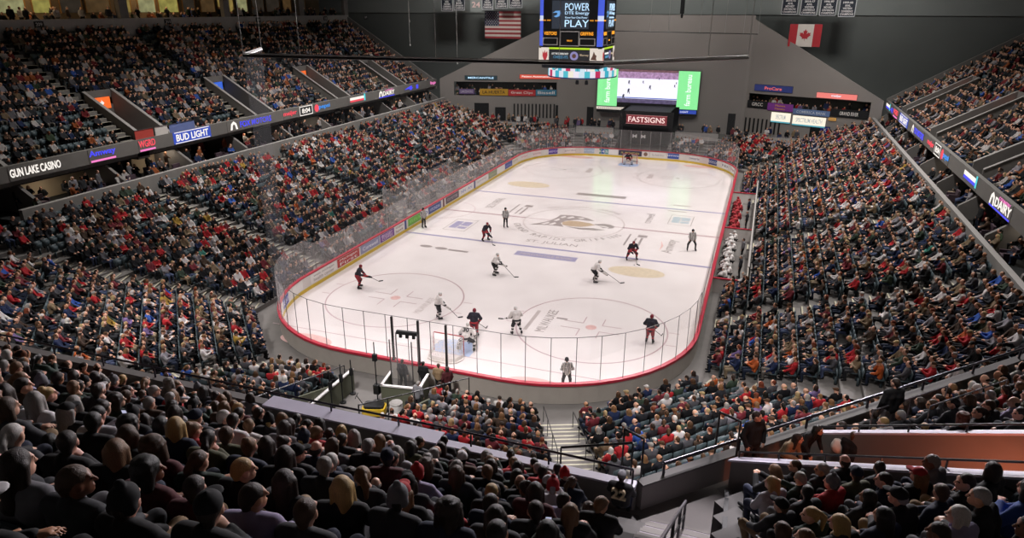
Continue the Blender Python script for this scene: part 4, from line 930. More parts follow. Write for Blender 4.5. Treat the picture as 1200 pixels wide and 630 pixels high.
CTU = [('6a2226', 7), ('aaa4a2', 9), ('17181b', 32), ('2b2c30', 18), ('5c5a5e', 10), ('868288', 6), ('202c4c', 5), ('2f4f96', 2), ('8a4a28', 3), ('6a5a48', 4), ('33402f', 4), ('4e3c30', 4)]
CH = [('2c2019', 9), ('16130f', 5), ('4a3423', 8), ('77573a', 6), ('a08a64', 4), ('8d8884', 4), ('c4bfba', 1), ('6a3320', 2)]
CS = [('d3a48c', 6), ('d9a890', 4), ('bd8a6c', 2), ('7a4f3a', 1)]; CB = [('222a3c', 7), ('2a2b2f', 5), ('151517', 5), ('4a5470', 3), ('6a6560', 2), ('8a7a64', 1)]
def pickc(t, n):
    w = np.array([b for _, b in t]); return np.array([CL(a) for a, _ in t])[rng.choice(len(t), size=n, p=w / w.sum())]
AV, AQ, AC = [], [], []; off_ = 0
def add_lod(T, pos, ang, sc, cols):
    global off_
    v, q, l = T; c, s_ = math.cos(ang), math.sin(ang)
    w = np.empty_like(v); w[:, 0] = (v[:, 0] * c - v[:, 1] * s_) * sc + pos[0]; w[:, 1] = (v[:, 0] * s_ + v[:, 1] * c) * sc + pos[1]; w[:, 2] = v[:, 2] * sc + pos[2]
    AV.append(w.astype(np.float32)); AQ.append((q + off_).astype(np.int32)); AC.append(cols[l].astype(np.float32)); off_ += len(v)
rest = people[N_IND:]; n = len(rest)
ct = pickc(CT, n); ctu = pickc(CTU, n); chh = pickc(CH, n); cs = pickc(CS, n); cb = pickc(CB, n)
def crowd_member(k, T, pos, ang, sc, upper=False):
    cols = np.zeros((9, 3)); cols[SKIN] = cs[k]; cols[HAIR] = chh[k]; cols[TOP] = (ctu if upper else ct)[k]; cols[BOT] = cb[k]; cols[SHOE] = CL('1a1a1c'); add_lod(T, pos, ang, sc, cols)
for k, s in enumerate(rest):
    (x, y, z), a, lv, g, i, u, ds = s
    T = (NEAR_L if ds < 48 else FAR_L)[int(rng.integers(8))]
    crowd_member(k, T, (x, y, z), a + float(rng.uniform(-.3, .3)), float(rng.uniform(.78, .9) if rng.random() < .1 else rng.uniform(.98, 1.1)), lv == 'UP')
# people in the suites, at the far rails and in the boxes of the far wall
kk = 0
def extra(pos, ang, stand=True, upper=False):
    global kk
    if seen(pos, 25) is None: return
    crowd_member(kk % n, (STAND if stand else FAR_L)[int(rng.integers(2 if stand else 8))], pos, ang, float(rng.uniform(.98, 1.08)), upper); kk += 7
for sd, xl, xf in ((-1, 29.6, 31.2), (1, 27.6, 28.9)):
    for _ in range(150):
        y = float(rng.uniform(-27, 36)); st = rng.random() < .35
        extra((sd * (xl + float(rng.uniform(.7, 3.6))), y, 5.0), face_angle((sd, 0)) + float(rng.uniform(-.5, .5)), st, True)
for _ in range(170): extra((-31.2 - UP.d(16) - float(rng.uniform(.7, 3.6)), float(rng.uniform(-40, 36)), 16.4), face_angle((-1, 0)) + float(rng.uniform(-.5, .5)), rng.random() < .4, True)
for k in (0, 2):
    s0, s1, z0, z1 = SUITE[k]
    for _ in range(44):
        q = fpt(k, float(rng.uniform(s0 + .3, s1 - .3)), -float(rng.uniform(.45, 1.1))); extra((q.x, q.y, z0 - .25), PI + float(rng.uniform(-.5, .5)), rng.random() < .3, False)
for _ in range(90):
    x = float(rng.uniform(-24, 25)); 
    if -4.5 < x < 4.5: continue
    extra((x, 37.4 + float(rng.uniform(.2, 2.2)), 1.8), PI + float(rng.uniform(-.6, .6)), rng.random() < .7)
def vcol_mat(name, rough=.8):
    m = bpy.data.materials.new(name); m.use_nodes = True; nt = m.node_tree; bs = nt.nodes['Principled BSDF']; bs.inputs['Roughness'].default_value = rough; bs.inputs['Specular IOR Level'].default_value = .2
    a = nt.nodes.new('ShaderNodeAttribute'); a.attribute_name = 'garment'; tc = nt.nodes.new('ShaderNodeTexCoord'); nz = nt.nodes.new('ShaderNodeTexNoise'); nz.inputs['Scale'].default_value = 9.
    nt.links.new(tc.outputs['Object'], nz.inputs['Vector']); mx = nt.nodes.new('ShaderNodeMix'); mx.data_type = 'RGBA'; mx.blend_type = 'MULTIPLY'; mx.inputs['Factor'].default_value = .25
    nt.links.new(a.outputs['Color'], mx.inputs['A']); nt.links.new(nz.outputs['Color'], mx.inputs['B']); nt.links.new(mx.outputs['Result'], bs.inputs['Base Color']); return m
me = np_mesh('crowd', np.concatenate(AV), np.concatenate(AQ), vcol_mat('crowd clothing and skin'), None, True)
C4 = np.concatenate(AC); C4 = np.concatenate([C4, np.ones((len(C4), 1), np.float32)], 1)
at = me.attributes.new('garment', 'FLOAT_COLOR', 'FACE'); at.data.foreach_set('color', C4.ravel())
print('CROWD', len(rest), 'quads', len(C4), 'seats', len(SEATS))
del AV, AQ, AC, C4
obj('crowd', me, None, 'packed crowd of seated fans in red, white and dark tops filling the stands', 'crowd', None, 'stuff')
# remaining seats: one mesh
def seat_far():
    b = MB(); b.prism([(-.22, -.25, .46), (.22, -.25, .46), (.22, -.29, .86), (-.22, -.29, .86)], (0, .05, 0)); b.obox((-.21, -.2, .4), (.42, 0, 0), (0, .38, 0), (0, 0, .06)); b.obox((-.03, -.2, 0), (.06, 0, 0), (0, .12, 0), (0, 0, .4))
    return np.array(b.v), np.array(b.f)
def seat_up():
    b = MB(); b.prism([(-.22, -.25, .46), (.22, -.25, .46), (.22, -.29, .86), (-.22, -.29, .86)], (0, .05, 0)); b.obox((-.21, -.19, .4), (.42, 0, 0), (0, .06, 0), (0, .06, .36)); b.obox((-.03, -.2, 0), (.06, 0, 0), (0, .12, 0), (0, 0, .4))
    return np.array(b.v), np.array(b.f)
sA, sB = seat_far(), seat_up(); vs, qs = [], []; o_ = 0
for s in SEATS[N_SEAT:]:
    v, q = sA if id(s) in occ_all else sB; (x, y, z), a = s[0], s[1]; c, si = math.cos(a), math.sin(a)
    w = np.stack([v[:, 0] * c - v[:, 1] * si + x, v[:, 0] * si + v[:, 1] * c + y, v[:, 2] + z], 1); vs.append(w); qs.append(q + o_); o_ += len(v)
obj('seating', np_mesh('seating', np.concatenate(vs), np.concatenate(qs), mat('slate seat rows', '3e4b50', .5, .15, 2.), None, False), None, 'rows of slate grey fixed seats showing between the fans in all stands', 'seating', None, 'stuff')
# ------------------------------------------------------------------ hockey players and officials
SR, SF = V3(.942, .336, 0), V3(-.336, .942, 0)           # the viewer's right and away directions, for facings
def rz_of(r, f): d = SR * r + SF * f; return math.atan2(-d.x, d.y)
def skater_meshes(J, ref=False, goalie=False):
    o = {}
    o['body'] = part_mesh('body', body(J)[:], .02, [PH, EYEM], .03, None, lambda c, l: (l == EYE_).astype(int))
    r = .02 if ref else .05
    tp = torso(J, r, TOP) + [q for n in 'LR' for q in arm(J, n, r * .9, TOP)] + [limb(J['pel'] - V3(0, 0, .02), J['pel'] + V3(0, 0, .1), .15 + r, .13 + r, TOP, .05)]
    if ref: sp = lambda c, l: ((c[:, 0] * 13) % 1 < .5).astype(int)
    else:
        zb = J['pel'].z
        sp = lambda c, l: ((np.abs(c[:, 2] - zb - .03) < .055) | (np.minimum(np.linalg.norm(c - np.array(J['elL'].lerp(J['wrL'], .35)), axis=1), np.linalg.norm(c - np.array(J['elR'].lerp(J['wrR'], .35)), axis=1)) < .085)).astype(int)
    o['jersey'] = part_mesh('jersey', tp, .022, [PH, PH], .05, None, sp)
    o['pants'] = part_mesh('pants', legs(J, .02 if ref else .05, BOT, ref), .024, PH, .05)
    if not ref:
        sk = [limb(J['kn' + n] + V3(0, .02, .06), J['an' + n], .095 if not goalie else .1, .062, SOCK, .03) for n in 'LR']
        zk = (J['knL'].z + J['anL'].z) / 2; o['socks'] = part_mesh('socks', sk, .02, [PH, PH], .02, None, lambda c, l: (np.abs(c[:, 2] - zk - .02) < .05).astype(int))
        o['gloves'] = part_mesh('gloves', [q for n in 'LR' for q in (limb(J['wr' + n] - (J['wr' + n] - J['el' + n]).normalized() * .1, J['wr' + n] + (J['wr' + n] - J['el' + n]).normalized() * .08, .058, .056, GLOVE, .02),)], .016, PH)
    o['skates'] = part_mesh('skates', shoes(J, SHOE, .012), .02, PH)
    b = MB()
    for n in 'LR':
        a, t = J['an' + n], J['to' + n]; f = (t - a); f.z = 0; f.normalize(); s = V3(-f.y, f.x, 0)
        b.obox(a - f * .09 - s * .006 + V3(0, 0, -a.z), s * .012, f * .3, (0, 0, .075))
    o['skate_blades'] = b.mesh('skate_blades', METAL)
    return o
JC = lambda h: mat('jersey ' + h, h, .8, .12, 12., bump=.1)
HOME = dict(jersey=('24222e', 'b3333a'), pants='8e2630', socks=('22202a', 'a8323a'), helmet='7a2230', gloves='26232c')
AWAY = dict(jersey=('dcd6d4', '2a272b'), pants='1e1c20', socks=('d8d2d0', '2a272b'), helmet='d8d4d2', gloves='232125')
def skater(label, pos, rz, kit, J, stick=None, meshes=None, group=None, ref=False, number=None, goalie=False):
    M = meshes or skater_meshes(J, ref, goalie); r = thing('referee' if ref else ('goaltender' if goalie else 'hockey_player'), label, 'person', (*pos, 0) if len(pos) == 2 else pos, rz, group)
    o = obj('body', M['body'], r); om(o, skinm('light'), EYEM)
    h = obj('helmet', HM['helmet'], r, loc=J['head']); h.rotation_euler = J['R'].to_euler()
    if ref:
        om(h, JC('17161a')); o = obj('striped_shirt', M['jersey'], r); om(o, JC('d9d5d2'), JC('1b1a1c')); o = obj('trousers', M['pants'], r); om(o, JC('1b1a1d'))
    else:
        om(h, JC(kit['helmet'])); o = obj('jersey', M['jersey'], r); om(o, *[JC(c) for c in kit['jersey']])
        o = obj('hockey_pants', M['pants'], r); om(o, JC(kit['pants'])); o = obj('socks', M['socks'], r); om(o, *[JC(c) for c in kit['socks']]); o = obj('gloves', M['gloves'], r); om(o, JC(kit['gloves']))
    o = obj('skates', M['skates'], r); om(o, JC('1c1b1d')); obj('skate_blades', M['skate_blades'], r)
    if number:
        me = text_mesh(number, .26, .34, .03, .012); me.materials.clear(); me.materials.append(JC('2a272b')); o = obj('jersey_number', me, r)
        C, N = J['chest'], J['nb']; v = (N - C).normalized(); n = V3(-1, 0, 0).cross(v); o.matrix_local = frame_matrix(C + v * .0 + n * .165, (1, 0, 0), v) if n.y < 0 else frame_matrix(C - n * .165, (1, 0, 0), v)
    if stick:
        tip, lab = stick; top = J['wrL']; tip = V3(*tip); s = thing('hockey_stick', lab, 'stick', r.location, rz, 'hockey sticks')
        d = (tip - top).normalized(); b = MB(); b.tube([top - d * .12, tip], .016, 6); b.build('shaft', mat('stick shaft', '3a3532', .5, .1), s)
        w = V3(d.x, d.y, 0).normalized(); side = V3(-w.y, w.x, 0); q = (w * .8 + side * .6).normalized()
        b = MB(); b.obox(tip - V3(0, 0, .03), q * .3, V3(-q.y, q.x, 0) * .015, (0, 0, .075)); b.build('blade', mat('stick blade tape', '1d1b1c', .8, .1), s)
    return r
def holdR(J, tip): J['wrR'] = J['wrL'].lerp(V3(*tip), .4); return J
J1 = holdR(joints('skate', bend=.6, yaw=-.2), (.1, 1.35, .5)); J2 = holdR(joints('skate', bend=.35, stance=.14), (.5, 1.1, .05)); J3 = holdR(joints('skate', bend=1., stance=.24, yaw=.2), (.35, 1.35, .04))
J4 = joints('skate', bend=1.15, stance=.34, pitch=-.35, elL=(-.36, .2, 1.0), elR=(.36, .2, 1.0), wrL=(-.12, .4, .85), wrR=(.12, .48, .74)); J5 = holdR(joints('skate', bend=.5, stance=.2, anR=(.26, -.22, .17), toR=(.3, -.02, .08), yaw=.3), (-.5, 1.0, .6))
skater('dark-jersey red-pants skater alone by the yellow kick strip, stick held out level', (-9.9, -20.3), rz_of(1, .05), HOME, J1, ((.1, 1.35, .5), 'level stick held out by the dark skater beside the yellow boards'), group='home skaters')
skater('white-jersey skater standing between the two closer face-off circles', (-2.57, -23.0), rz_of(.75, .35), AWAY, J2, ((.5, 1.1, .05), 'stick of the white skater standing between the two closer circles'), group='away skaters')
skater('dark-jersey skater standing directly in front of the goaltender and the closer net', (.5, -24.6), rz_of(.15, 1), HOME, J2, ((.5, 1.1, .05), 'stick of the dark skater screening the closer goal'), group='home skaters')
skater('white-jersey skater seen from behind beside the closer net, stick lifted', (2.7, -23.4), rz_of(-.3, .9), AWAY, J5, ((-.5, 1.0, .6), 'lifted stick of the white skater beside the closer net'), group='away skaters')
skater('dark-jersey red-pants skater at the edge of the circle near the curved red rail', (10.4, -21.9), rz_of(.35, .9), HOME, J5.copy() if False else J2, ((.5, 1.1, .05), 'stick of the dark skater near the curved red rail'), group='home skaters')
skater('white-jersey skater below the near blue line reaching a stick along the ice', (-1.97, -14.7), rz_of(.75, -.25), AWAY, J1, ((.1, 1.5, .03), 'stick of the white skater below the long purple ice bar'), group='away skaters')
skater('white-jersey skater crouched low with stick far out, facing the dark skater at the line', (5.2, -13.5), rz_of(.95, -.05), AWAY, J3, ((.3, 1.75, .03), 'long reaching stick of the crouched white skater'), group='away skaters')
skater('dark-jersey red-pants skater bent over with legs wide on the near blue line', (6.8, -8.1), rz_of(.1, -1), HOME, J4, ((-.1, 1.1, .03), 'stick of the bent-over dark skater on the blue line'), group='home skaters')
skater('dark-jersey red-pants skater gliding near the red line, between striped officials', (-5.55, -7.6), rz_of(.5, -.6), HOME, J3, ((.3, 1.3, .03), 'stick of the dark skater gliding near the red line'), group='home skaters')
JR1 = joints('stand', stance=.28, yaw=0.); JR2 = joints('stand', stance=.1, yaw=.3); JR3 = joints('stand', stance=.16, elL=(-.3, -.1, 1.15), elR=(.3, -.1, 1.15), wrL=(-.14, .1, 1.0), wrR=(.14, .1, 1.0), hx=-.03)
def lift(J):
    for k, v in J.items():
        if isinstance(v, Vector) and not k.startswith('h') or k in ('hpL', 'hpR', 'head'): J[k] = v + V3(0, 0, .06)
    return J
for J in (JR1, JR2, JR3): lift(J)
skater('striped official standing with legs apart close to the team benches', (10.9, -4.3), rz_of(0, -1), None, JR1, ref=True, group='officials')
skater('striped official skating upright close to the centre crest', (-5.3, -3.5), rz_of(.3, -1), None, JR2, ref=True, group='officials')
skater('striped official standing against the boards by the green panel', (-12.05, -6.1), rz_of(.6, -.7), None, JR2, ref=True, group='officials')
skater('striped official with hands on hips behind the closer glass, back turned', (7.25, -28.6), rz_of(-.05, 1), None, JR3, ref=True, group='officials')
JG = joints('skate', bend=1.35, stance=.42, pitch=-.1, wrL=(-.42, .32, .72), wrR=(.42, .34, .74), elL=(-.42, .12, .98), elR=(.42, .12, .98))
def goalie(label, pos, rz, kit, num, stl):
    r = skater(label, pos, rz, kit, JG, ((-.1, .75, .03), stl), goalie=True, number=num)
    for s, n in ((-1, 'L'), (1, 'R')):
        k, a = JG['kn' + n], JG['an' + n]; t = (a - k).normalized(); f = V3(0, 1, 0); f = (f - t * f.dot(t)).normalized(); x = t.cross(f)
        b = MB(); b.prism([tuple(k - t * .24 + f * .1 + x * px + t * pz) for px, pz in ((-.14, .03), (-.1, 0), (.1, 0), (.14, .03), (.14, .76), (.1, .8), (-.1, .8), (-.14, .76))], f * .1); b.build('leg_pad', JC('d8d2d0'), r)
    b = MB(); w = JG['wrR']; b.obox(w + V3(-.1, .05, -.15), (.2, 0, 0), (0, .05, 0), (0, 0, .34)); b.build('blocker', JC('d8d2d0'), r)
    b = MB(); w = JG['wrL']; b.lathe([(.02, -.05), (.13, -.04), (.16, 0), (.13, .05), (.05, .03)], tuple(w + V3(0, .06, 0)), 12); b.build('catching_glove', JC('c9c3c0'), r)
goalie('white goaltender crouching with number 30 on the back in the closer blue crease', (.75, -26.35), rz_of(.25, 1), AWAY, '30', 'broad stick of the white goaltender in the closer crease')
goalie('dark goaltender crouching in front of the distant net', (-.1, 26.5), rz_of(0, -1), HOME, None, 'stick of the dark goaltender at the distant net')
puck = MB(); puck.lathe([(.038, 0), (.038, .025)], (7.2, -9.2, .004), 14); puck.build('hockey_puck', BLACK, label='small black puck on the ice in front of the bent-over skater', cat='puck')

# ------------------------------------------------------------------ benches along the right boards, penalty boxes on the left
JB = [joints('sit', lean=.14, yaw=y_, elL=(-.3, .15, .78), elR=(.3, .15, .78), wrL=(-.16, .4, .68), wrR=(.16, .4, .68)) for y_ in (.5, .1, -.4)]
BMS = [skater_meshes(J) for J in JB]
for y0, y1, lab in ((-11.2, -.9, 'long grey bench under the white team players'), (.6, 10.6, 'long grey bench under the dark team players')):
    t = thing('player_bench', lab, 'bench', (13.95, (y0 + y1) / 2, 0), 0, 'player benches'); h = (y1 - y0) / 2
    b = MB(); b.box(-.2, .22, -h, h, .4, .46); b.build('bench_seat', CONC_L, t)
    for k in range(4): b = MB(); yy = -h + .3 + k * (2 * h - .6) / 3; b.box(-.16, .18, yy - .05, yy + .05, -.02, .4); b.build('leg', METAL, t)
PO = ['nearest the closer gate', 'second from the closer gate', 'third along', 'fourth along', 'fifth along', 'sixth along', 'seventh along', 'eighth along', 'ninth along', 'tenth along', 'eleventh along', 'last before the partition']
for k in range(11): skater('white-jersey player seated on the team bench, %s' % PO[k], (13.85 + .28 * (k % 3 == 1), -10.8 + k * .92, -.02), PI / 2 + .25 * ((k * 5) % 3 - 1), AWAY, JB[k % 3], None, BMS[k % 3], 'white team on the bench')
for k in range(10): skater('dark red player seated on the farther team bench, %s' % PO[k], (13.85 + .28 * (k % 3 == 1), 1.1 + k * .98, -.02), PI / 2 + .25 * ((k * 5) % 3 - 1), dict(HOME, jersey=('a8343a', '24222e'), helmet='9a2a34'), JB[(k + 1) % 3], None, BMS[(k + 1) % 3], 'dark red team on the bench')
STM = {}
def standing(label, loc, rz, kw, skin, style, hc, top, bot, sc=1., hat=None, hc2=None, group=None, jn='jacket'):
    J = joints('stand', **kw); ms = (part_mesh('body', body(J), .014, [PH, EYEM], .03, None, lambda c, l: (l == EYE_).astype(int)), part_mesh(jn, torso(J, .02, TOP) + [q for n in 'LR' for q in arm(J, n, .018, TOP)] + [limb(J['pel'] - V3(0, 0, .04), J['pel'], .12, .12, TOP, .05)], .02, PH, .05), part_mesh('trousers', legs(J, .01, BOT), .022, PH, .04), part_mesh('shoes', shoes(J, SHOE), .02, PH))
    return build_person(J, ms, loc, rz, sc, skin, style, hc, top, bot, label, hat, hc2, group, jn)
for k, (y, c, l) in enumerate(((-9.2, 'charcoal', 'coach in charcoal suit standing behind the white team bench'), (-5.0, 'grey', 'coach in grey jacket standing behind the middle of the white bench'), (3.2, 'charcoal', 'coach in charcoal suit standing behind the dark team bench'), (7.6, 'navy', 'coach in navy suit behind the far part of the dark bench'))):
    standing(l, (14.8, y, -.02), PI / 2, dict(yaw=.2 * (-1) ** k), 'light', 'short', ['grey', 'dark brown'][k % 2], c, 'black', group='coaches')
GLB = glassy('bench glass', .14)
t = thing('bench_glass', 'low clear glass screen with pale rail behind the team benches', 'glass screen', (15.35, 0, 0))
for k in range(14): b = MB(); y = -13 + k * 1.86; b.quad((0, y, .9), (0, y + 1.8, .9), (0, y + 1.8, 2.2), (0, y, 2.2)); b.build('glass_pane', GLB, t)
b = MB(); b.box(-.05, .05, -13.05, 13.05, -.02, .9); b.build('base_wall', BGR, t)
b = MB(); b.box(-.05, .05, -13.05, 13.05, 2.2, 2.26); b.build('rail', POSTW, t)
for y, l in ((-12.6, 'low red-topped partition ending the white team bench'), (-.25, 'low red-topped partition between the two team benches'), (12.4, 'low red-topped partition ending the dark team bench')):
    t = thing('bench_partition', l, 'partition', (14.6, y, 0)); b = MB(); b.box(-1.45, .7, -.05, .05, -.02, 1.0); b.build('panel', BWH, t); b = MB(); b.box(-1.45, .7, -.08, .08, 1.0, 1.07); b.build('top_rail', RED, t)
t = thing('penalty_box', 'clear glass walled penalty boxes behind the far side boards', 'penalty box', (-14.2, 0, 0))
for k in range(7): b = MB(); y = -6.9 + k * 1.98; b.quad((-1.3, y, .9), (-1.3, y + 1.9, .9), (-1.3, y + 1.9, 3.2), (-1.3, y, 3.2)); b.build('glass_pane', GL_P, t)
for y in (-6.9, -2.2, 2.2, 6.9):
    b = MB(); b.quad((-1.3, y, .9), (1.0, y, .9), (1.0, y, 2.9), (-1.3, y, 3.2)); b.build('side_glass', GL_P, t)
    b = MB(); b.box(-1.33, -1.27, y - .03, y + .03, .9, 3.25); b.build('post', POSTW, t); b = MB(); b.box(-1.3, 1.05, y - .04, y + .04, -.02, .9); b.build('side_wall', BGR, t)
b = MB(); b.box(-1.34, -1.26, -6.9, 6.9, -.02, .9); b.build('back_wall', BGR, t)
for y in (-4.6, 4.6): b = MB(); b.box(-1.1, -.75, y - 1.9, y + 1.9, .4, .46); b.box(-1.0, -.85, y - 1.8, y - 1.7, -.02, .4); b.box(-1.0, -.85, y + 1.7, y + 1.8, -.02, .4); b.build('bench', CONC_L, t)
standing('attendant in dark blue standing in the penalty box above the blue line', (-14.1, -5.7, -.02), -PI / 2, dict(yaw=-.2), 'light', 'short', 'dark brown', 'navy', 'black')

# ------------------------------------------------------------------ service tunnel at the near end
GRW = mat('green grey tunnel wall', '5a5c4c', .8, .15, 2.)
for x in PIT:
    if x > 0: continue
    b = MB(); b.box(x - .06, x + .06, -44.5, -32.3, -.02, 1.1); b.cur = 1; b.box(x - .08, x + .08, -44.5, -32.25, 1.1, 1.16); b.build('wall_tunnel', [GRW, WHITE], kind='structure')
for x in PIT:
    b = MB(); s = -1 if x < 0 else 1; b.prism([(x + s * .1, -32.5, 0), (x + s * .1, -45, 0), (x + s * .1, -45, 4.6), (x + s * .1, -32.5, .6)], (s * .1, 0, 0)); b.build('wall_tunnel_side', GRW, kind='structure')
b = MB(); b.box(PIT[0], PIT[1], -45.4, -45.1, 0, 6.5); b.build('wall_tunnel_back', DARKBOX, kind='structure')
for k, (y, h) in enumerate(((-32.7, 1.9), (-33.6, 2.1), (-34.5, 2.2))):
    t = thing('tunnel_post', 'black upright post on the white-topped tunnel wall, %s from the end boards' % WORD[k], 'post', (-2.75, y, 0), 0, 'black posts by the service tunnel'); b = MB(); b.lathe([(.16, 0), (.16, .03), (.03, .06), (.03, h)], n=10); b.build('pole', BLACK, t); b = MB(); b.box(-.07, .07, -.07, .07, h * .55, h * .75); b.build('holder', BLACK, t)
t = thing('tall_lamp_stand', 'tall thin black stand in the tunnel just left of the clear booth', 'stand', (-1.15, -33.0, 0)); b = MB(); b.lathe([(.3, 0), (.3, .03), (.03, .06), (.025, 3.3)], n=10); b.build('pole', BLACK, t); b = MB(); b.box(-.1, .1, -.08, .08, 2.3, 2.65); b.build('lamp_box', BLACK, t); b = MB(); b.box(-.14, .14, -.12, .12, .5, 1.0); b.build('control_box', BLACK, t)
t = thing('camera_pen', 'white-railed square pen against the end boards with clear booth', 'pen', (.05, -32.2, 0), .16)
for (x0, y0, x1, y1) in ((-1., -.85, .95, -.8), (-1., -.85, -.95, .5), (.9, -.85, .95, .6)):
    b = MB(); b.box(x0, x1, y0, y1, -.02, 1.1); b.build('pen_wall', GRW, t); b = MB(); b.box(x0 - .04, x1 + .04, y0 - .04, y1 + .04, 1.1, 1.17); b.build('top_rail', WHITE, t)
t = thing('camera_booth', 'tall clear booth with dark overhead bar standing behind the end boards', 'booth', (-.35, -31.5, 0), .1)
for sx in (-.6, .55):
    for sy in (-.4, .4): b = MB(); b.box(sx - .025, sx + .025, sy - .025, sy + .025, -.02, 3.0); b.build('post', POST, t)
for q in (((-.6, -.4), (.55, -.4)), ((-.6, -.4), (-.6, .4)), ((.55, -.4), (.55, .4))): b = MB(); b.quad((*q[0], .3), (*q[1], .3), (*q[1], 2.9), (*q[0], 2.9)); b.build('clear_panel', glassy('booth panel', .1), t)
b = MB(); b.box(-.55, .55, .33, .5, 2.95, 3.12); b.build('overhead_bar', BLACK, t)
for x in (-.35, 0, .35): b = MB(); b.box(x - .07, x + .07, .36, .48, 2.75, 2.95); b.build('lamp_head', BLACK, t)
pk = thing('glass_gate_post', 'thick dark post on the end boards, at the tunnel side of the clear booth', 'post', (-1.5, -30.6, 1.1), 0, 'thick dark posts on the end glass')
b = MB(); b.box(-.05, .05, -.05, .05, 0, 2.45); b.build('post', POSTD, pk); b = MB(); b.box(-.08, .08, -.08, .08, 0, .12); b.build('foot_plate', POSTD, pk)
kids(pk)
for x, l in ((-.02, 'thick dark post on the end boards, middle of three'), (1.52, 'thick dark post on the end boards, just before the closer net')): c = copy_tree(pk); c.location.x = x; c['label'] = l
t = thing('floor_machine', 'low yellow and black floor machine parked beside the white-railed pen', 'machine', (-.75, -34.0, 0), .3)
b = MB(); b.prism([(x, y, .1) for x, y in rounded(1.1, .7, .15)], (0, 0, .35)); b.build('housing', mat('machine yellow', 'c9a62e', .45, .1), t); b = MB(); b.prism([(x, y, .45) for x, y in rounded(.95, .55, .15)], (0, 0, .12)); b.build('black_top', BLACK, t); b = MB(); b.tube([(-.5, 0, .5), (-.8, 0, 1.0), (-.8, .25, 1.0), (-.8, -.25, 1.0)], .02, 6); b.build('handle', BLACK, t)
t = thing('white_drum', 'white round drum with lid standing beside the yellow floor machine', 'drum', (.45, -34.0, 0)); b = MB(); b.lathe([(.28, 0), (.3, .05), (.3, .8), (.28, .86)], n=18); b.build('drum_body', WHITE, t); b = MB(); b.lathe([(.31, .86), (.31, .9), (.2, .96), (.03, .98)], n=18); b.build('lid', CONC_L, t)
for l, x, y, a, kw, hs_, hc, top, bot in (('person in black inside the clear booth behind the end boards', -.55, -31.45, 0, dict(yaw=.1), 'short', 'dark brown', 'black', 'black'), ('person in black shirt standing behind the end boards beside the middle dark post', .55, -31.3, 0, dict(yaw=-.1), 'short', 'black', 'black', 'charcoal'),
        ('person in tan shirt standing behind the end boards near the goal', 1.35, -31.25, 0, dict(yaw=.5, elR=(.27, .12, 1.15), wrR=(.1, .3, 1.15)), 'short', 'brown', 'tan', 'black'), ('person in maroon shirt talking behind the end boards beside the person in tan', 1.9, -31.4, .8, dict(yaw=.4), 'bob', 'dark brown', 'maroon', 'black'),
        ('person in grey hooded top standing behind the white-railed pen', 1.15, -33.2, -.2, dict(lean=.1), 'short', 'grey', 'grey', 'charcoal')):
    standing(l, (x, y, -.02), a, kw, 'light', hs_, hc, top, bot)
# ------------------------------------------------------------------ people standing in the exit ramp beside the camera's stairs
standing('person in black jacket standing upright in the exit ramp, tallest of the three', (15.75, -43.1, 7.28), rz_of(.35, -.9), dict(yaw=.75, elL=(-.3, -.02, 1.14), elR=(.3, -.02, 1.14)), 'light', 'short', 'dark brown', 'black', 'charcoal', 1.06)
standing('long-haired person leaning forward in open black coat over tan top', (16.5, -43.25, 7.28), rz_of(.55, -.8), dict(lean=.2, yaw=.5, elR=(.24, .15, 1.1), wrR=(.12, .4, 1.05)), 'light', 'long', 'dark brown', 'tan', 'black', .97)
standing('person in black with long dark hair bending behind the tan-topped person', (16.95, -42.65, 7.28), rz_of(.4, -.85), dict(lean=.24, yaw=.4, elR=(.3, .25, 1.15), wrR=(.25, .4, .9)), 'tan', 'long', 'black', 'black', 'black', .98)
standing('tall person in black standing among the rows past the exit ramp', (18.9, -41.35, 7.9), rz_of(-.2, 1), dict(yaw=.2), 'light', 'short', 'dark brown', 'black', 'grey', 1.03)
standing('person in black in the exit ramp carrying a white bag, head turned away', (17.95, -42.9, 7.28), rz_of(.6, .5), dict(yaw=-.3, elL=(-.28, .05, 1.14), wrL=(-.2, .3, 1.08)), 'light', 'short', 'brown', 'black', 'black', .94)
bag = MB(); vq, qq, _ = sdf_mesh([('e', (0, 0, .16), (.2, .12, .2), 1, None), ('c', (-.1, 0, .3), (.1, 0, .3), .06, .06, 1)], .025); o = obj('white_bag', np_mesh('white_bag', vq, qq, mat('white plastic bag', 'd6ccc4', .5, .1, 12.)), None, 'crumpled white bag held in front of the person in the exit ramp', 'bag', loc=(17.72, -42.72, 8.18))
b = MB(); b.lathe([(.02, 0), (.2, 0), (.22, .012), (.2, .024), (.02, .024)], n=24); o = b.build('white_plate', WHITE, label='round white disc held below the crumpled white bag', cat='plate', loc=(17.9, -43.2, 8.05), rot=(1.4, 0, -.4))
# fan wearing number 22 at the end of a front row
J = TPL[0][0]; r22 = build_person(J, TPL[0][1:], (13.05, -45.9, 7.3), -.05, 1.08, 'light', 'short', 'dark brown', 'black', 'navy', 'person in black jersey numbered 22 and grey cap at the foot of the stairs', 'cap', 'grey', None, 'jersey')
me = text_mesh('22', .24, .3, .03, .01); me.materials.clear(); me.materials.append(mat('jersey digits', 'a8987a', .7)); o = obj('jersey_number', me, r22); o.matrix_local = frame_matrix((0, -.215, .86), (1, 0, 0), (0, 0, 1))

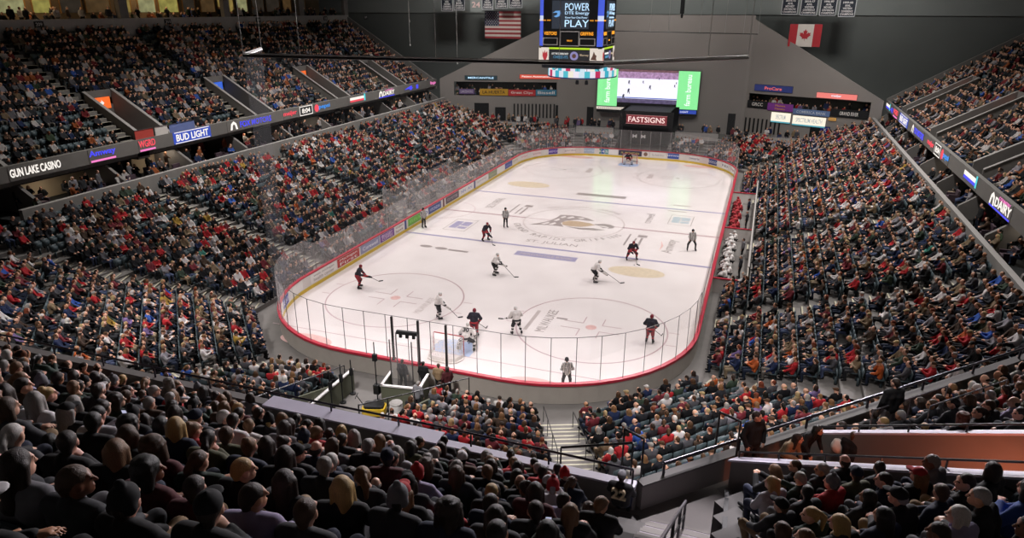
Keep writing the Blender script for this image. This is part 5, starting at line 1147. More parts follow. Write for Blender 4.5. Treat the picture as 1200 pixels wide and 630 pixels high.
# ------------------------------------------------------------------ rails of the near stands
def rail(name, label, pts, posts, h=.9, r=.022, m=RAILB, two=False, base=None):
    t = thing(name, label, 'railing', pts[0]); P0 = Vector(pts[0]); q = [Vector(p) - P0 for p in pts]
    b = MB(); b.tube([p + V3(0, 0, h) for p in q], r, 8); b.build('top_rail', m, t)
    if two: b = MB(); b.tube([p + V3(0, 0, h * .55) for p in q], r * .7, 8); b.build('mid_rail', m, t)
    L = [0]; 
    for i in range(len(q) - 1): L.append(L[-1] + (q[i + 1] - q[i]).length)
    for k in range(posts):
        s = L[-1] * k / (posts - 1); i = max(j for j in range(len(q) - 1) if L[j] <= s + 1e-6); f = (s - L[i]) / (L[i + 1] - L[i]); p = q[i].lerp(q[i + 1], f)
        b = MB(); b.tube([p, p + V3(0, 0, h)], r * .85, 6); b.build('post', m, t)
    return t
N0 = lambda u, off=.1, z=7.95: (*UP.p('N', u, off), z)
C0 = lambda u, off=.1, z=7.98: (*UP.p('NR', u, off), z)
rail('front_rail', 'long dark handrail on the front wall of the upper stand up to the stairs', [N0(-13), N0(3.2), N0(8.4, .1, 8.0), N0(13.2)], 14, .38, .03, mat('dark sheen rail', '34313a', .3, .1, metal=.6))
rail('front_rail', 'handrail on the angled front wall from the stairs past the exit ramp', [C0(-21.9), C0(-12), C0(-6)], 8, .34, .04, mat('dark sheen rail', '34313a', .3, .1, metal=.6))
tall = [((13.35, -45.0, 7.3), 'tall dark rail corner where the stairs meet the front wall'), ((15.4, -43.5, 7.3), 'tall dark rail corner behind the person in the black jacket')]
for p, l in tall: rail('gate_rail', l, [p, (p[0] - .5, p[1] + .25, p[2])], 2, 1.7, .03)
rail('guard_rail', 'slanting black guard rail rising from the front wall beside the fan numbered 22', [(11.4, -45.0, 7.4), (13.1, -44.95, 7.9)], 2, .9, .03)
def stairrail(name, label, x, i0, i1):
    t = thing(name, label, 'railing', (x, -45.2 - UPN.d(i0), UPN.z(i0))); P0 = t.location; pts = [V3(x, -45.2 - UPN.d(i) - .3, UPN.z(i)) - P0 for i in range(i0, i1)]
    b = MB(); b.tube([p + V3(0, 0, .92) for p in pts], .03, 8); b.build('handrail', METAL, t); b = MB(); b.tube([p + V3(0, 0, .55) for p in pts], .02, 8); b.build('mid_rail', RAILB, t)
    for p in pts[::2]: b = MB(); b.tube([p + V3(0, 0, -.0), p + V3(0, 0, .92)], .028, 8); b.build('post', RAILB, t)
stairrail('stair_rail', 'metal handrail running down the middle of the wooden stairs', 14.45, 0, 9)
V0 = lambda u, d, z: (*UP.p('NR', u, d), z)
for u, l in ((-20.1, 'dark rail along the pale parapet on the closer side of the exit ramp'), (-17.6, 'dark rail along the parapet on the farther side of the exit ramp')):
    rail('ramp_rail', l, [V0(u, .6, 8.2), V0(u, 6.2, 11.62)], 6, .22, .022)
for j, (d_, l) in enumerate(((1.3, 'short bright rail in the rows past the exit ramp, lower one'), (2.6, 'short bright rail in the rows past the exit ramp, upper one'))):
    rail('row_rail', l, [V0(-16.6, d_, 7.3 + .66 * d_), V0(-13.8, d_, 7.3 + .66 * d_)], 3, .85, .02, METAL)
rail('tunnel_rail', 'black sloping rail beside the tunnel rising from the end boards', [(1.75, -39.0, 2.9), (2.3, -35.9, 1.8), (3.5, -32.4, .9)], 5, 1.05, .03)
rail('tunnel_rail', 'black rail on the farther edge of the service tunnel', [(-3.2, -42.0, 3.0), (-3.2, -32.6, .35)], 6, 1.1, .03)
rail('upper_side_rail', 'dark double rail in the rows of the stand at the frame edge', [(-8.6, -47.5, 8.4), (-4.0, -47.5, 8.4), (-1.4, -47.2, 8.2)], 4, .9, .025, RAILB, True)
k1 = LOW.corner('N', 'NR', .3)
for s, l in ((-.7, 'thin dark stair rail on the tunnel side of the lower aisle steps'), (.7, 'thin dark stair rail on the farther side of the lower aisle steps')):
    p = [Vector((*LOW.corner('N', 'NR', LOW.d(i)), LOW.z(i))) + V3(s, 0, 0) for i in (0, 3, 6)]; rail('aisle_rail', l, [tuple(q) for q in p], 4, .85, .02)
rail('corner_rail', 'small black hoop rail at ice level by the closer curved corner', [(-14.3, -26.5, 0), (-14.9, -27.6, 0)], 2, 1.0, .025)
# ------------------------------------------------------------------ hanging scoreboard over centre ice
SBK = mat('scoreboard black', '0b0d10', .5, .2, 3.); AMB = emit('amber bulbs', 'ffa52a', 1.3); BLU = emit('blue side strip', '4a62e0', .9, .12, 1.); BLW = emit('pale blue strip', 'cfd8f4', 1.); LIME = emit('lime strip', 'b7dc2a', 1.)
SCRN = emit('slate video screen', '2c3440', .8, .1); TXB = emit('pale cyan letters', 'bfe2ff', 1.25); TXW = emit('white letters', 'f4f2ee', 1.15); CREAM = emit('cream backlit panel', 'e8dcd0', .9, .05); DKP = emit('dim dark panel', '2b2c30', .6); REDE = emit('red lit mark', 'b8323a', .9); CYN = emit('cyan lit mark', '3fc0d0', 1.); BRN = emit('brown lit mark', '6a4a3e', .7); GRYL = mat('score box frame', 'a9a7a4', .5, .05)
X0, X1, Y0, Y1, ZB, ZM, ZT_ = -2.85, 2.4, -2.5, 2.75, 13.95, 15.3, 22.
CX, CY = (X0 + X1) / 2, (Y0 + Y1) / 2
sb = thing('scoreboard', 'large hanging four-sided scoreboard reading POWER PLAY above centre ice', 'scoreboard', (CX, CY, ZB)); H = (X1 - X0) / 2
def octo(h, c): return [(-h + c, -h), (h - c, -h), (h, -h + c), (h, h - c), (h - c, h), (-h + c, h), (-h, h - c), (-h, -h + c)]
b = MB(); b.prism([(x, y, ZM - ZB) for x, y in octo(H, .42)], (0, 0, ZT_ - ZM)); b.build('main_cabinet', SBK, sb)
b = MB(); b.prism([(x, y, .0) for x, y in octo(H, .3)], (0, 0, ZM - ZB - .04)); b.build('lower_cabinet', SBK, sb)
b = MB(); b.prism([(x, y, -.32) for x, y in octo(H * .93, .3)], (0, 0, .3)); b.build('bottom_tray', mat('steel truss', '3a3f4a', .5, .15), sb)
for sx in (-1.6, 1.6):
    for sy in (-1.6, 1.6): MB().tube([(sx, sy, ZT_ - ZB), (sx, sy, 13)], .03, 6).build('hoist_cable', METAL, sb)
for k in range(4):                   # the chamfered corner strips
    a = k * PI / 2 - PI / 4; n = V3(math.cos(a), math.sin(a), 0); t = V3(-n.y, n.x, 0); p = V3(0, 0, 0) + n * (H * 2 ** .5 - .42 * K + .012)
    for z0, z1, m in ((1.4, 3.3, BLU), (3.3, 3.7, BLW), (3.7, 8., BLU)): panel('corner_strip', p + V3(0, 0, (z0 + z1) / 2), t, (0, 0, 1), .56, z1 - z0, m, sb, .03)
    panel('corner_panel', n * (H * 2 ** .5 - .3 * K + .012) + V3(0, 0, .66), t, (0, 0, 1), .4, 1.15, CREAM, sb, .03)
for k in range(4):
    a = k * PI / 2 - PI / 2; n = V3(math.cos(a), math.sin(a), 0); t = V3(-n.y, n.x, 0); up = V3(0, 0, 1)
    F = lambda s, z, o=.01: n * (H + o) + t * s + V3(0, 0, z - ZB)
    panel('video_screen', F(-.0, 17.72), t, up, 3.0, 2.1, SCRN, sb, .03)
    letters('POWER', .55, F(.55, 18.3, .03), t, up, TXB, sb, 1.95); letters('DTE Energy', .28, F(.55, 17.82, .03), t, up, TXB, sb, 1.95); letters('Know Your Own Power', .14, F(.5, 17.52, .03), t, up, TXB, sb, 1.8); letters('PLAY', .52, F(.55, 17.08, .03), t, up, TXB, sb, 1.95)
    shape2d('screen_swirl', [[(-.4, .05), (-.15, .2), (.2, .22), (.3, .05), (.15, -.2), (-.1, -.28), (-.3, -.2), (-.05, -.1), (.02, .02), (-.1, .08)]], F(-1.05, 17.8, .03), t, up, emit('screen swirl', '6aa4e0', 1.), sb)
    for s, txt in ((-1.6, 'VISITORS'), (1.4, 'GRIFFINS')): letters(txt, .26, F(s, 16.32, .02), t, up, AMB, sb, 1.05, bold=.004)
    for s, w, z0, z1 in ((-1.6, 1.25, 15.42, 16.0), (0, 1.6, 15.36, 16.5), (1.45, 1.3, 15.4, 15.98)):
        b = MB(); u0, u1, v0, v1 = -w / 2, w / 2, z0 - 15.7, z1 - 15.7
        for q in ((u0, u1, v0, v0 + .07), (u0, u1, v1 - .07, v1), (u0, u0 + .07, v0 + .07, v1 - .07), (u1 - .07, u1, v0 + .07, v1 - .07)): b.box(q[0], q[1], q[2], q[3], 0, .03)
        o = b.build('score_box', GRYL, sb); o.matrix_local = frame_matrix(F(s, 15.7), t, up)
    letters('PERIOD', .12, F(0, 15.78, .02), t, up, AMB, sb, .42)
    for s in (-2.15, -1.75, 1.75, 2.15):
        for z in (17.3, 18.95): letters('ooo' if abs(s) > 2 else 'ooo', .1, F(s, z, .02), t, up, AMB, sb, .3)
    panel('lower_panel', F(.0, 14.55), t, up, 3.4, 1.0, DKP, sb, .03); panel('lime_strip', F(.0, 15.18), t, up, 3.4, .14, LIME, sb, .03)
    for s in (-2.02, 2.02): panel('crest_panel', F(s, 14.66), t, up, .66, 1.16, CREAM, sb, .03)
    shape2d('red_crest', [[(-.2, .3), (-.1, .12), (-.02, .38), (.04, .14), (.2, .3), (.22, -.05), (.08, -.4), (-.06, -.42), (-.2, -.1)]], F(-2.02, 14.66, .03), t, up, REDE, sb)
    shape2d('griffin_crest', [[(-.25, -.3), (-.1, -.02), (.0, .34), (.12, .1), (.24, .02), (.2, -.18), (.26, -.34)]], F(2.02, 14.66, .03), t, up, BRN, sb)
    letters('GET THE DOUBLE SHOT', .14, F(-.75, 14.78, .03), t, up, TXW, sb, 1.4); letters('CHEEZ-ITS', .2, F(-.7, 14.52, .03), t, up, emit('blue letters', '5aa0c8', .9), sb, 1.2)
    shape2d('round_mark', [disc2d(0, 0, .34)], F(.42, 14.62, .03), t, up, emit('lavender mark', '9a92c8', .8), sb); shape2d('round_mark_core', [disc2d(0, 0, .17)], F(.42, 14.62, .042), t, up, BRN, sb); letters('Blarney', .2, F(1.25, 14.68, .03), t, up, emit('tan letters', 'd8c0a0', .9), sb, .7)
ring = thing('ribbon_ring', 'bright curved ribbon display hanging just beneath the scoreboard', 'display', (.25, .1, 12.95)); RC = ['f0e6f4', 'cfe4f0', '48b8c8', 'e8e0ee', 'c02a5a', 'e6e6f0', '3ab0c8', 'd8e4ee', '50bccc', 'f2ead8']
for i in range(40):
    a0, a1 = 2 * PI * i / 40, 2 * PI * (i + 1) / 40; b = MB(); r = 2.85
    b.prism([(r * math.cos(a0), r * math.sin(a0), 0), (r * math.cos(a1), r * math.sin(a1), 0), (r * math.cos(a1), r * math.sin(a1), .5), (r * math.cos(a0), r * math.sin(a0), .5)], (-.06 * math.cos(a0), -.06 * math.sin(a0), 0)); b.build('display_panel', emit('ring ' + RC[i % 10], RC[i % 10], 1.0), ring)
b = MB()
for i in range(40): a0, a1 = 2 * PI * i / 40, 2 * PI * (i + 1) / 40; b.prism([(2.9 * math.cos(a0), 2.9 * math.sin(a0), -.08), (2.9 * math.cos(a1), 2.9 * math.sin(a1), -.08), (2.7 * math.cos(a1), 2.7 * math.sin(a1), -.08), (2.7 * math.cos(a0), 2.7 * math.sin(a0), -.08)], (0, 0, .08))
b.build('ring_frame', mat('ring blue frame', '2a3a8a', .5), ring)
b = MB()
for i in range(4): a = PI / 4 + i * PI / 2; b.tube([(2.7 * math.cos(a), 2.7 * math.sin(a), .5), (1.7 * math.cos(a), 1.7 * math.sin(a), 1.0)], .03, 6)
b.build('hangers', METAL, ring)
for x in (-.3, .5): b = MB(); b.lathe([(.12, 0), (.16, .1), (.12, .35)], (x, -.4, -.75), 10); b.tube([(x, -.4, -.4), (x, -.4, .9)], .02, 6); b.build('speaker_pod', SBK, ring)

# ------------------------------------------------------------------ far video wall
SX0, SX1, SZ0, SZ1, SY = -7.95, 6.3, 5.0, 10.15, 42.2
vs_ = thing('video_wall', 'huge video wall showing the hockey game between two green panels', 'video wall', ((SX0 + SX1) / 2, SY, SZ0)); W = SX1 - SX0; Hh = SZ1 - SZ0
P = lambda x, z, y=0.: (x, -y, z); U, VV = (1, 0, 0), (0, 0, 1)
b = MB(); b.box(-W / 2 - .02, W / 2 + .02, .05, .5, -.9, Hh + .03); b.build('cabinet', BLACK, vs_)
GRN = emit('green panel light', '86e896', 1.15, .04, .6)
for s in (-1, 1):
    o = panel('green_panel', P(s * (W / 2 - 1.45), Hh / 2), U, VV, 2.9, Hh, GRN, vs_, .05)
    letters('farm bureau', .75, (0, 0, .01), (0, 1, 0), (-1, 0, 0), emit('white green letters', 'f0fff2', 1.3), o, 4.2, bold=.01)
g = panel('game_picture', P(0, Hh * .56), U, VV, W - 5.8, Hh * .88, emit('screen ice', 'eeeafc', 1.25, .03, .4), vs_, .05); gw, gh_ = W - 5.8, Hh * .88
panel('picture_crowd', (0, gh_ * .37, .01), (1, 0, 0), (0, 1, 0), gw, gh_ * .26, emit('screen crowd', '9a7aa8', .9, 1., 2.6), g, .005)
panel('picture_crowd', (0, gh_ * .47, .012), (1, 0, 0), (0, 1, 0), gw, gh_ * .07, emit('screen crowd dark', '6a4a50', .8, 1., 2.6), g, .005)
panel('picture_boards', (0, -gh_ * .35, .012), (1, 0, 0), (0, 1, 0), gw, .12, emit('screen blue boards', '2f62c8', 1.), g, .005)
panel('picture_stands', (0, -gh_ * .44, .01), (1, 0, 0), (0, 1, 0), gw, gh_ * .13, emit('screen stands', '544a68', .8, 1., 2.2), g, .005)
SKP = emit('screen player', '2c3048', .8)
for x, y, s in ((-2.6, -.7, .9), (-3.3, -1.5, .9), (-2.6, .5, .7), (.4, -.1, .75), (-.6, .6, .5), (3.8, .2, .5), (1.6, 1.1, .4), (4.0, .6, .4)):
    shape2d('picture_player', [[(-.12 * s, -.4 * s), (0, -.05 * s), (.14 * s, -.42 * s), (.2 * s, -.4 * s), (.1 * s, .1 * s), (.18 * s, .3 * s), (.02, .45 * s), (-.14 * s, .3 * s), (-.18 * s, 0)]], (x, y, .012), (1, 0, 0), (0, 1, 0), SKP, g)
panel('cream_strip', P(-W / 2 + 2.1, -.3), U, VV, 4.3, .36, CREAM, vs_, .05); letters('.............', .1, P(-W / 2 + 2.1, -.3, .01), U, VV, BRN, vs_, 3.8)
o = panel('blue_strip', P(W / 2 - 2.3, -.35), U, VV, 4.4, .5, emit('blue strip light', '2848b8', .9), vs_, .05); letters('BUD LIGHT', .24, P(W / 2 - 2.2, -.35, .01), U, VV, TXW, vs_, 2.0)
# tunnel surround with the lit name sign
t = thing('tunnel_portal', 'black portal of the far tunnel under the video wall', 'portal', (.3, 36.0, 0)); b = MB(); b.box(-3.6, -3.1, 0, 6, -.02, 5.3); b.build('side_wall', BLACK, t); b = MB(); b.box(3.1, 3.6, 0, 6, -.02, 5.3); b.build('side_wall', BLACK, t); b = MB(); b.box(-3.6, 3.6, .1, 6, 3.2, 5.3); b.build('header', BLACK, t); b = MB(); b.box(-3.1, 3.1, 5, 5.2, 0, 3.2); b.build('curtain', DARKBOX, t)
t = thing('name_sign', 'red lit sign reading FASTSIGNS above the far tunnel', 'sign', (.35, 35.95, 4.2)); panel('sign_board', (0, 0, 0), U, VV, 5.4, 1.15, emit('deep red sign', '8c1f2c', .75, .05), t, .08)
letters('FASTSIGNS', .72, (0, -.01, 0), U, (.22, 0, 1) if False else VV, emit('sign letters', 'ffe4de', 1.15), t, 4.9, bold=.012)
b = MB()
for q in ((-2.75, 2.75, .56, .6), (-2.75, 2.75, -.6, -.56)): b.box(q[0], q[1], -.03, .0, q[2], q[3])
b.build('sign_frame', emit('frame glow', 'd89a98', .8), t)
for x in (-.55, .55): t = obj('letter_poster', None, None, 'white M on the %s glass gate behind the far goal' % ('first' if x < 0 else 'second'), 'poster', 'white M marks', loc=(x + .35, 30.75, 2.85)); letters('M', .42, (0, 0, 0), U, VV, WHITE, t, .55, bold=.02)
# pale barriers at the edge of the far standing deck
for x0, x1, y, l in ((-25.0, -14.8, 36.75, 'long pale barrier panel in front of standing fans by the slotted wall'), (-9.5, -4.2, 36.75, 'pale barrier panel beside the far tunnel, near the black door'), (4.2, 9.8, 36.75, 'pale barrier panel on the other side of the red lit sign'), (14.6, 21.0, 36.6, 'pale barrier panel below the two white lit boards')):
    t = thing('deck_barrier', l, 'barrier', ((x0 + x1) / 2, y, 1.8)); w = (x1 - x0) / 2; b = MB(); b.box(-w, w, -.04, .04, 0, .95); b.build('panel', mat('pale barrier', 'a5a19e', .5, .1, 1.), t); b = MB(); b.tube([(-w, 0, 1.05), (w, 0, 1.05)], .03, 6); b.build('rail', METAL, t)
    b = MB(); [b.box(x - .03, x + .03, -.03, .03, .0, 1.05) for x in np.linspace(-w + .05, w - .05, 5)]; b.build('posts', METAL, t, kind='stuff')
# ------------------------------------------------------------------ signs of the folded far wall
def fsign(k, s0, s1, z0, z1, m, label, txt=None, tm=None, off=.1, tw=.8, t=.07, name='sign', frame=None):
    a, c = Vector(FW[k]), Vector(FW[k + 1]); tt = (c - a).normalized(); p = fpt(k, (s0 + s1) / 2, off); o = thing(name, label, 'sign', (p.x, p.y, (z0 + z1) / 2), math.atan2(tt.y, tt.x))
    panel('sign_face', (0, 0, 0), U, VV, s1 - s0, z1 - z0, m, o, t)
    b = MB(); w, h = (s1 - s0) / 2 + .04, (z1 - z0) / 2 + .04; b.box(-w, w, t, t + .04, -h, h); b.build('sign_back', BLACK, o)
    if txt:
        L = txt.split('|')
        for i, q in enumerate(L): letters(q, (z1 - z0) * .5 / len(L), (0, -.012, ((len(L) - 1) / 2 - i) * (z1 - z0) * .42), U, VV, tm or TXW, o, (s1 - s0) * tw, bold=.006)
    return o
PM = lambda n, h: mat('banner ' + n, h, .6, .08, 2.)
fsign(0, 3.8, 8.6, 8.2, 8.75, emit('black cyan sign', '173a44', .6), 'dark lit sign with pale lettering above the far box with purple banner', 'MERCANTILE', TXB); fsign(0, 12.0, 18.4, 8.4, 9.0, emit('red orange sign', 'd8503c', .95), 'orange red lit sign reading Patient Automation Group on the folded wall', 'Patient Automation Group', TXW, tw=.9)
fsign(0, 2.9, 5.2, 6.1, 6.85, PM('violet', '6e5a86'), 'dull purple banner on the far box rail', 'LAKESHORE', mat('banner ink lilac', 'c8bcd4', .6)); fsign(0, 6.0, 10.25, 5.95, 6.88, PM('yellow', 'c99a2e'), 'yellow banner with dark lettering on the far box rail', 'LA HUERTA', mat('banner ink dark', '3a2a1a', .6))
fsign(0, 10.3, 14.35, 5.9, 6.8, PM('red', 'c23b3e'), 'red banner reading Great Clips on the far box rail', 'Great Clips', mat('banner ink white', 'f2ece8', .6)); fsign(0, 14.4, 17.5, 6.0, 6.85, PM('teal', '4a88a6'), 'blue banner with pale lettering on the far box rail', 'Bissell', mat('banner ink white', 'f2ece8', .6))
fsign(2, .3, 3.0, 5.75, 6.6, PM('black', '1d1e21'), 'black banner with white letters GRCC on the far box rail', 'GRCC', mat('banner ink white', 'f2ece8', .6), tw=.55); fsign(2, 3.05, 6.4, 5.55, 6.5, PM('purple', '8a3fa0'), 'bright purple banner with orange lettering on the far box rail', 'Planet|Fitness', mat('banner ink amber', 'e0a060', .6), tw=.4)
fsign(2, 6.45, 11.05, 5.35, 6.05, PM('steel', '6c86b4'), 'steel blue banner with pale lettering on the far box rail', 'COMERICA BANK', mat('banner ink pale', 'cfd8e4', .6)); fsign(2, 11.1, 15.5, 5.5, 6.4, PM('black', '1d1e21'), 'black banner with white swoosh lettering at the end of the far box rail', 'GRAND RIVER', mat('banner ink white', 'f2ece8', .6), tw=.5)
fsign(2, 3.7, 6.25, 4.2, 5.35, emit('white board light', 'f6ecd8', 1.1), 'smaller white lit board below the purple banner', 'SPECTRUM', emit('faint board ink', 'b0b8b8', .9), tw=.5); fsign(2, 6.55, 10.7, 4.1, 5.2, emit('white board light', 'f6ecd8', 1.1), 'wider white lit board below the steel blue banner', 'SPECTRUM HEALTH', emit('faint board ink', 'b0b8b8', .9))
for s0, s1, z in ((3.7, 6.25, 4.15), (6.55, 10.7, 4.05)): fsign(2, s0, s1, z - .12, z + .06, emit('teal underline', '58a8b8', .9), 'thin teal strip under the %s white lit board' % ('smaller' if s0 < 5 else 'wider'), off=.11, name='light_strip')
fsign(2, 11.0, 11.9, 4.95, 5.3, emit('orange tag', 'd8a050', .8), 'small orange lit plate beside the wider white lit board', 'EXIT', BRN); fsign(2, 1.0, 6.0, 7.95, 8.75, emit('dark blue sign', '1c2c6a', .7), 'dark blue and red lit sign above the box with GRCC banner', 'ProCare', emit('coral letters', 'f06a60', 1.), tw=.45); fsign(2, 9.1, 13.9, 7.65, 8.3, emit('salmon sign', 'f08078', 1.0), 'salmon pink lit sign under the sloping edge of the folded wall', 'meijer', emit('white blue letters', 'e8f0ff', 1.1), tw=.25)
o = fsign(2, 10.2, 11.3, 3.3, 4.1, mat('blue plate', '2a2c86', .5), 'dark blue plate with white mark beside the far corner door', 'X', WHITE, tw=.4)
# doors, slots, rails of the folded wall
for k, s0, s1, z0, z1 in ((0, 5.15, 7.35, 1.8, 4.8), (0, 19.0 - 1.6, 19.0 - .5, 1.8, 4.6), (0, 8.3, 9.9, 1.8, 4.2), (2, 8.9, 10.15, 1.8, 3.9), (1, 24.7, 25.7, 1.8, 4.7), (1, 4.6, 5.6, 1.8, 4.6)):
    fwall('door_%d' % (40 + int(s0 * 3)), k, s0, s1, z0, z1, BLACK, .04, .1)
for k, s0, s1, n, z0, z1 in ((0, 11.2, 17.2, 12, 2.7, 4.75), (2, .3, 4.9, 9, 2.4, 4.3)):
    b = MB()
    for i in range(n): s = s0 + (s1 - s0) * i / (n - 1); p, h = fpoly(k, [(s - .1, z0), (s + .1, z0), (s + .1, z1), (s - .1, z1)], .05, .1); b.prism(p, h)
    b.build('window_slots', BLACK, kind='structure')
# ------------------------------------------------------------------ ribbon signs of the two side fascias
def rsign(sd, y0, y1, txt, m, label, bg=None, hh=.62, w=.96, sub=None, deco=None):
    x = -31.2 + .03 if sd < 0 else 28.9 - .03; z = 7.88 if sd < 0 else 7.38; u = (0, 1, 0) if sd < 0 else (0, -1, 0); o = thing('ribbon_sign', label, 'sign', (x, (y0 + y1) / 2, z)); L = abs(y1 - y0)
    if bg: panel('lit_panel', (0, 0, 0), u, VV, L, .98, bg, o, .02)
    else: panel('dark_panel', (0, 0, 0), u, VV, L, .98, FASC, o, .02)
    n = Vector(u).cross(Vector(VV))
    if txt: letters(txt, hh, n * .012 + V3(0, 0, .12 if sub else 0) + Vector(u) * (L * .13 if deco else 0), u, VV, m, o, L * (w - (.25 if deco else 0)), bold=.015)
    if sub: panel('underline', n * .015 + V3(0, 0, -.38), u, VV, L * .9, .14, sub, o, .01)
    if deco: shape2d('sign_mark', deco[0], n * .014 - Vector(u) * L * .36, u, VV, deco[1], o)
    return o
E1 = lambda n, h, s=1.15: emit('ribbon ' + n, h, s)
BL2, RD2, WH2, PK2, CY2 = E1('blue', '4648f0'), E1('red', 'f04858'), E1('white', 'f6eee6'), E1('pink', 'f07ac0'), E1('cyan', '4ac8d0')
disc = [disc2d(0, 0, .4, .4, 18)]
for sd, A in ((-1, [(-27.7, -23.9, 'GUN LAKE CASINO', WH2, 'white lettering GUN LAKE CASINO on the far deck ribbon', None), (-21.7, -19.3, 'Amway', BL2, 'blue Amway ribbon lettering over a pink line', PK2), (-17.2, -15.5, 'WGRD', RD2, 'red ribbon lettering over a pink line beside the Amway lettering', PK2), (-7.2, -.85, 'FOX MOTORS', BL2, 'blue FOX MOTORS lettering on the far deck ribbon', None), (1.0, 3.3, 'meijer', RD2, 'red meijer lettering beside the clock of the far deck ribbon', None), (6.4, 9.4, 'pepsi', E1('sky', '3a8ae0'), 'pepsi lettering with red and blue disc on the far deck ribbon', None), (13.2, 17.1, '', WH2, 'white red and blue bar on the far deck ribbon', None), (20.2, 24.4, 'DAIRY', WH2, 'white lettering with arched mark on the far deck ribbon', None), (27.2, 31.3, '41', BL2, 'blue and white ribbon mark close to the far wall', None), (35.1, 36.9, 'bp', PK2, 'pink and blue ribbon mark at the very end of the far deck', None)]),
              (1, [(42.2 - 5.3, 33.4, '', WH2, 'white and blue ribbon mark at the far end of the shallow side deck', None), (35.6 - 2.6, 31.1, '41', BL2, 'blue ribbon mark next to the white one on the shallow side deck', None), (30.8, 27.6, 'WGRD', RD2, 'red ribbon lettering over a pink line on the shallow side deck', PK2), (19.0, 12.6, 'FOX MOTORS', BL2, 'blue FOX MOTORS lettering on the shallow side deck ribbon', None), (10.8, 8.0, 'meijer', RD2, 'red meijer lettering beside the clock of the shallow side deck', None), (5.0, 2.3, 'pepsi', E1('sky', '3a8ae0'), 'pepsi lettering with red and blue disc on the shallow side deck', None), (-2.3, -6.2, '', WH2, 'white and green ribbon mark on the shallow side deck', None), (-9.4, -13.8, 'DAIRY', WH2, 'white lettering with blue arched mark at the frame edge', None)])):
    for y0, y1, txt, m, lab, sub in A:
        dc = (disc, RD2) if txt == 'pepsi' else (([[(-.5, -.35), (-.35, .2), (0, .42), (.35, .2), (.5, -.35), (.25, -.35), (.15, .05), (0, .15), (-.15, .05), (-.25, -.35)]], WH2) if txt in ('DAIRY', 'FOX MOTORS') else None)
        o = rsign(sd, y0, y1, txt, m, lab, None, .55, sub=sub, deco=dc); u = (0, 1, 0) if sd < 0 else (0, -1, 0); n = Vector(u).cross(Vector(VV)); L = abs(y1 - y0)
        if not txt:
            for z, mm, h in ((.15, WH2, .3), (-.12, RD2 if 'red' in lab else BL2, .2)): panel('lit_bar', n * .014 + V3(0, 0, z), u, VV, L * .8, h, mm, o, .01)
            panel('lit_tip', n * .014 + Vector(u) * L * .44 + V3(0, 0, .1), u, VV, .35, .8, CY2, o, .01)
        if txt == 'pepsi': panel('disc_band', n * .02 - Vector(u) * L * .36, u, VV, .72, .16, WH2, o, .005)
        if txt == 'DAIRY': letters('COUNTRY', .2, n * .012 + V3(0, 0, .34) + Vector(u) * L * .16, u, VV, PK2, o, L * .5); panel('blue_base', n * .013 - V3(0, 0, .42), u, VV, L * .95, .1, BL2, o, .01)
    yb = (-13.6, -9.3) if sd < 0 else (21.1, 26.4); o = rsign(sd, *sorted(yb), 'BUD LIGHT', WH2, 'bright blue panel reading BUD LIGHT on the %s deck ribbon' % ('far' if sd < 0 else 'shallow side'), E1('bud blue', '2a4ab8', 1.), .58, .86); u = (0, 1, 0) if sd < 0 else (0, -1, 0); n = Vector(u).cross(Vector(VV))
    for q in (.44, -.44): panel('light_edge', n * .014 + V3(0, 0, q), u, VV, 4.0, .06, WH2, o, .005)
    yc = (3.7, 6.1) if sd < 0 else (5.15, 7.8); o = rsign(sd, *sorted(yc), '8:04', WH2, 'white ringed game clock reading 8:04 on the %s deck ribbon' % ('far' if sd < 0 else 'shallow side'), E1('clock black', '0c0c12', .3), .5, .6)
    for q in (.44, -.44): panel('clock_edge', n * .014 + V3(0, 0, q), u, VV, 2.3, .08, WH2, o, .005)
    for q in (-1.1, 1.1): panel('clock_edge', n * .014 + Vector(u) * q, u, VV, .09, .9, WH2, o, .005)
# posters hanging behind the deck front glass beside the first exit ramp
for y0, y1, m, l in ((-17.3, -15.5, 'b8463e', 'small red banner on the deck front near the blue BUD LIGHT panel'), (-15.3, -14.0, 'cfcac6', 'small white banner on the deck front near the blue BUD LIGHT panel'), (-13.8, -11.0, '6a7ab0', 'small blue banner on the deck front above the BUD LIGHT panel')):
    t = thing('deck_banner', l, 'banner', (-31.22, (y0 + y1) / 2, 8.75)); panel('cloth', (0, 0, 0), (0, 1, 0), VV, y1 - y0, .7, PM(m, m), t, .02); b = MB(); b.tube([(.02, -(y1 - y0) / 2, .36), (.02, (y1 - y0) / 2, .36)], .02, 6); b.build('rod', METAL, t)
# ------------------------------------------------------------------ rear suites above the upper stand: warm windows
XR = -31.2 - UP.d(16)
b = MB(); b.box(XR - 5.2, XR - 5, -46, 37.3, 16.4, 22); b.build('wall_rear_suites', mat('tan suite wall', '6b5a45', .8, .35, .6), kind='structure')
WARM = [emit('warm room %d' % i, c, s * .6, .9, 1.3) for i, (c, s) in enumerate((('b98a4a', .6), ('c89a50', .7), ('6a5030', .4), ('cfae74', .65), ('4a4036', .3)))]
for j in range(26):
    y = -45 + j * 3.1; w = 1.9 + 1.0 * ((j * 7) % 3) / 2; m = WARM[(j * 3) % 5]
    if y > 22: m = WARM[4] if j % 3 else WARM[2]
    t = thing('window_%d' % (60 + j), None, None, (XR - 4.98, y, 18.6), kind='structure'); panel('lit_room', (0, 0, 0), (0, 1, 0), VV, w, 1.9, m, t, .03); b = MB()
    for q in (-w / 2, w / 2): b.box(0, .06, q - .05, q + .05, -1, 1)
    b.build('window_frame', WOOD, t)
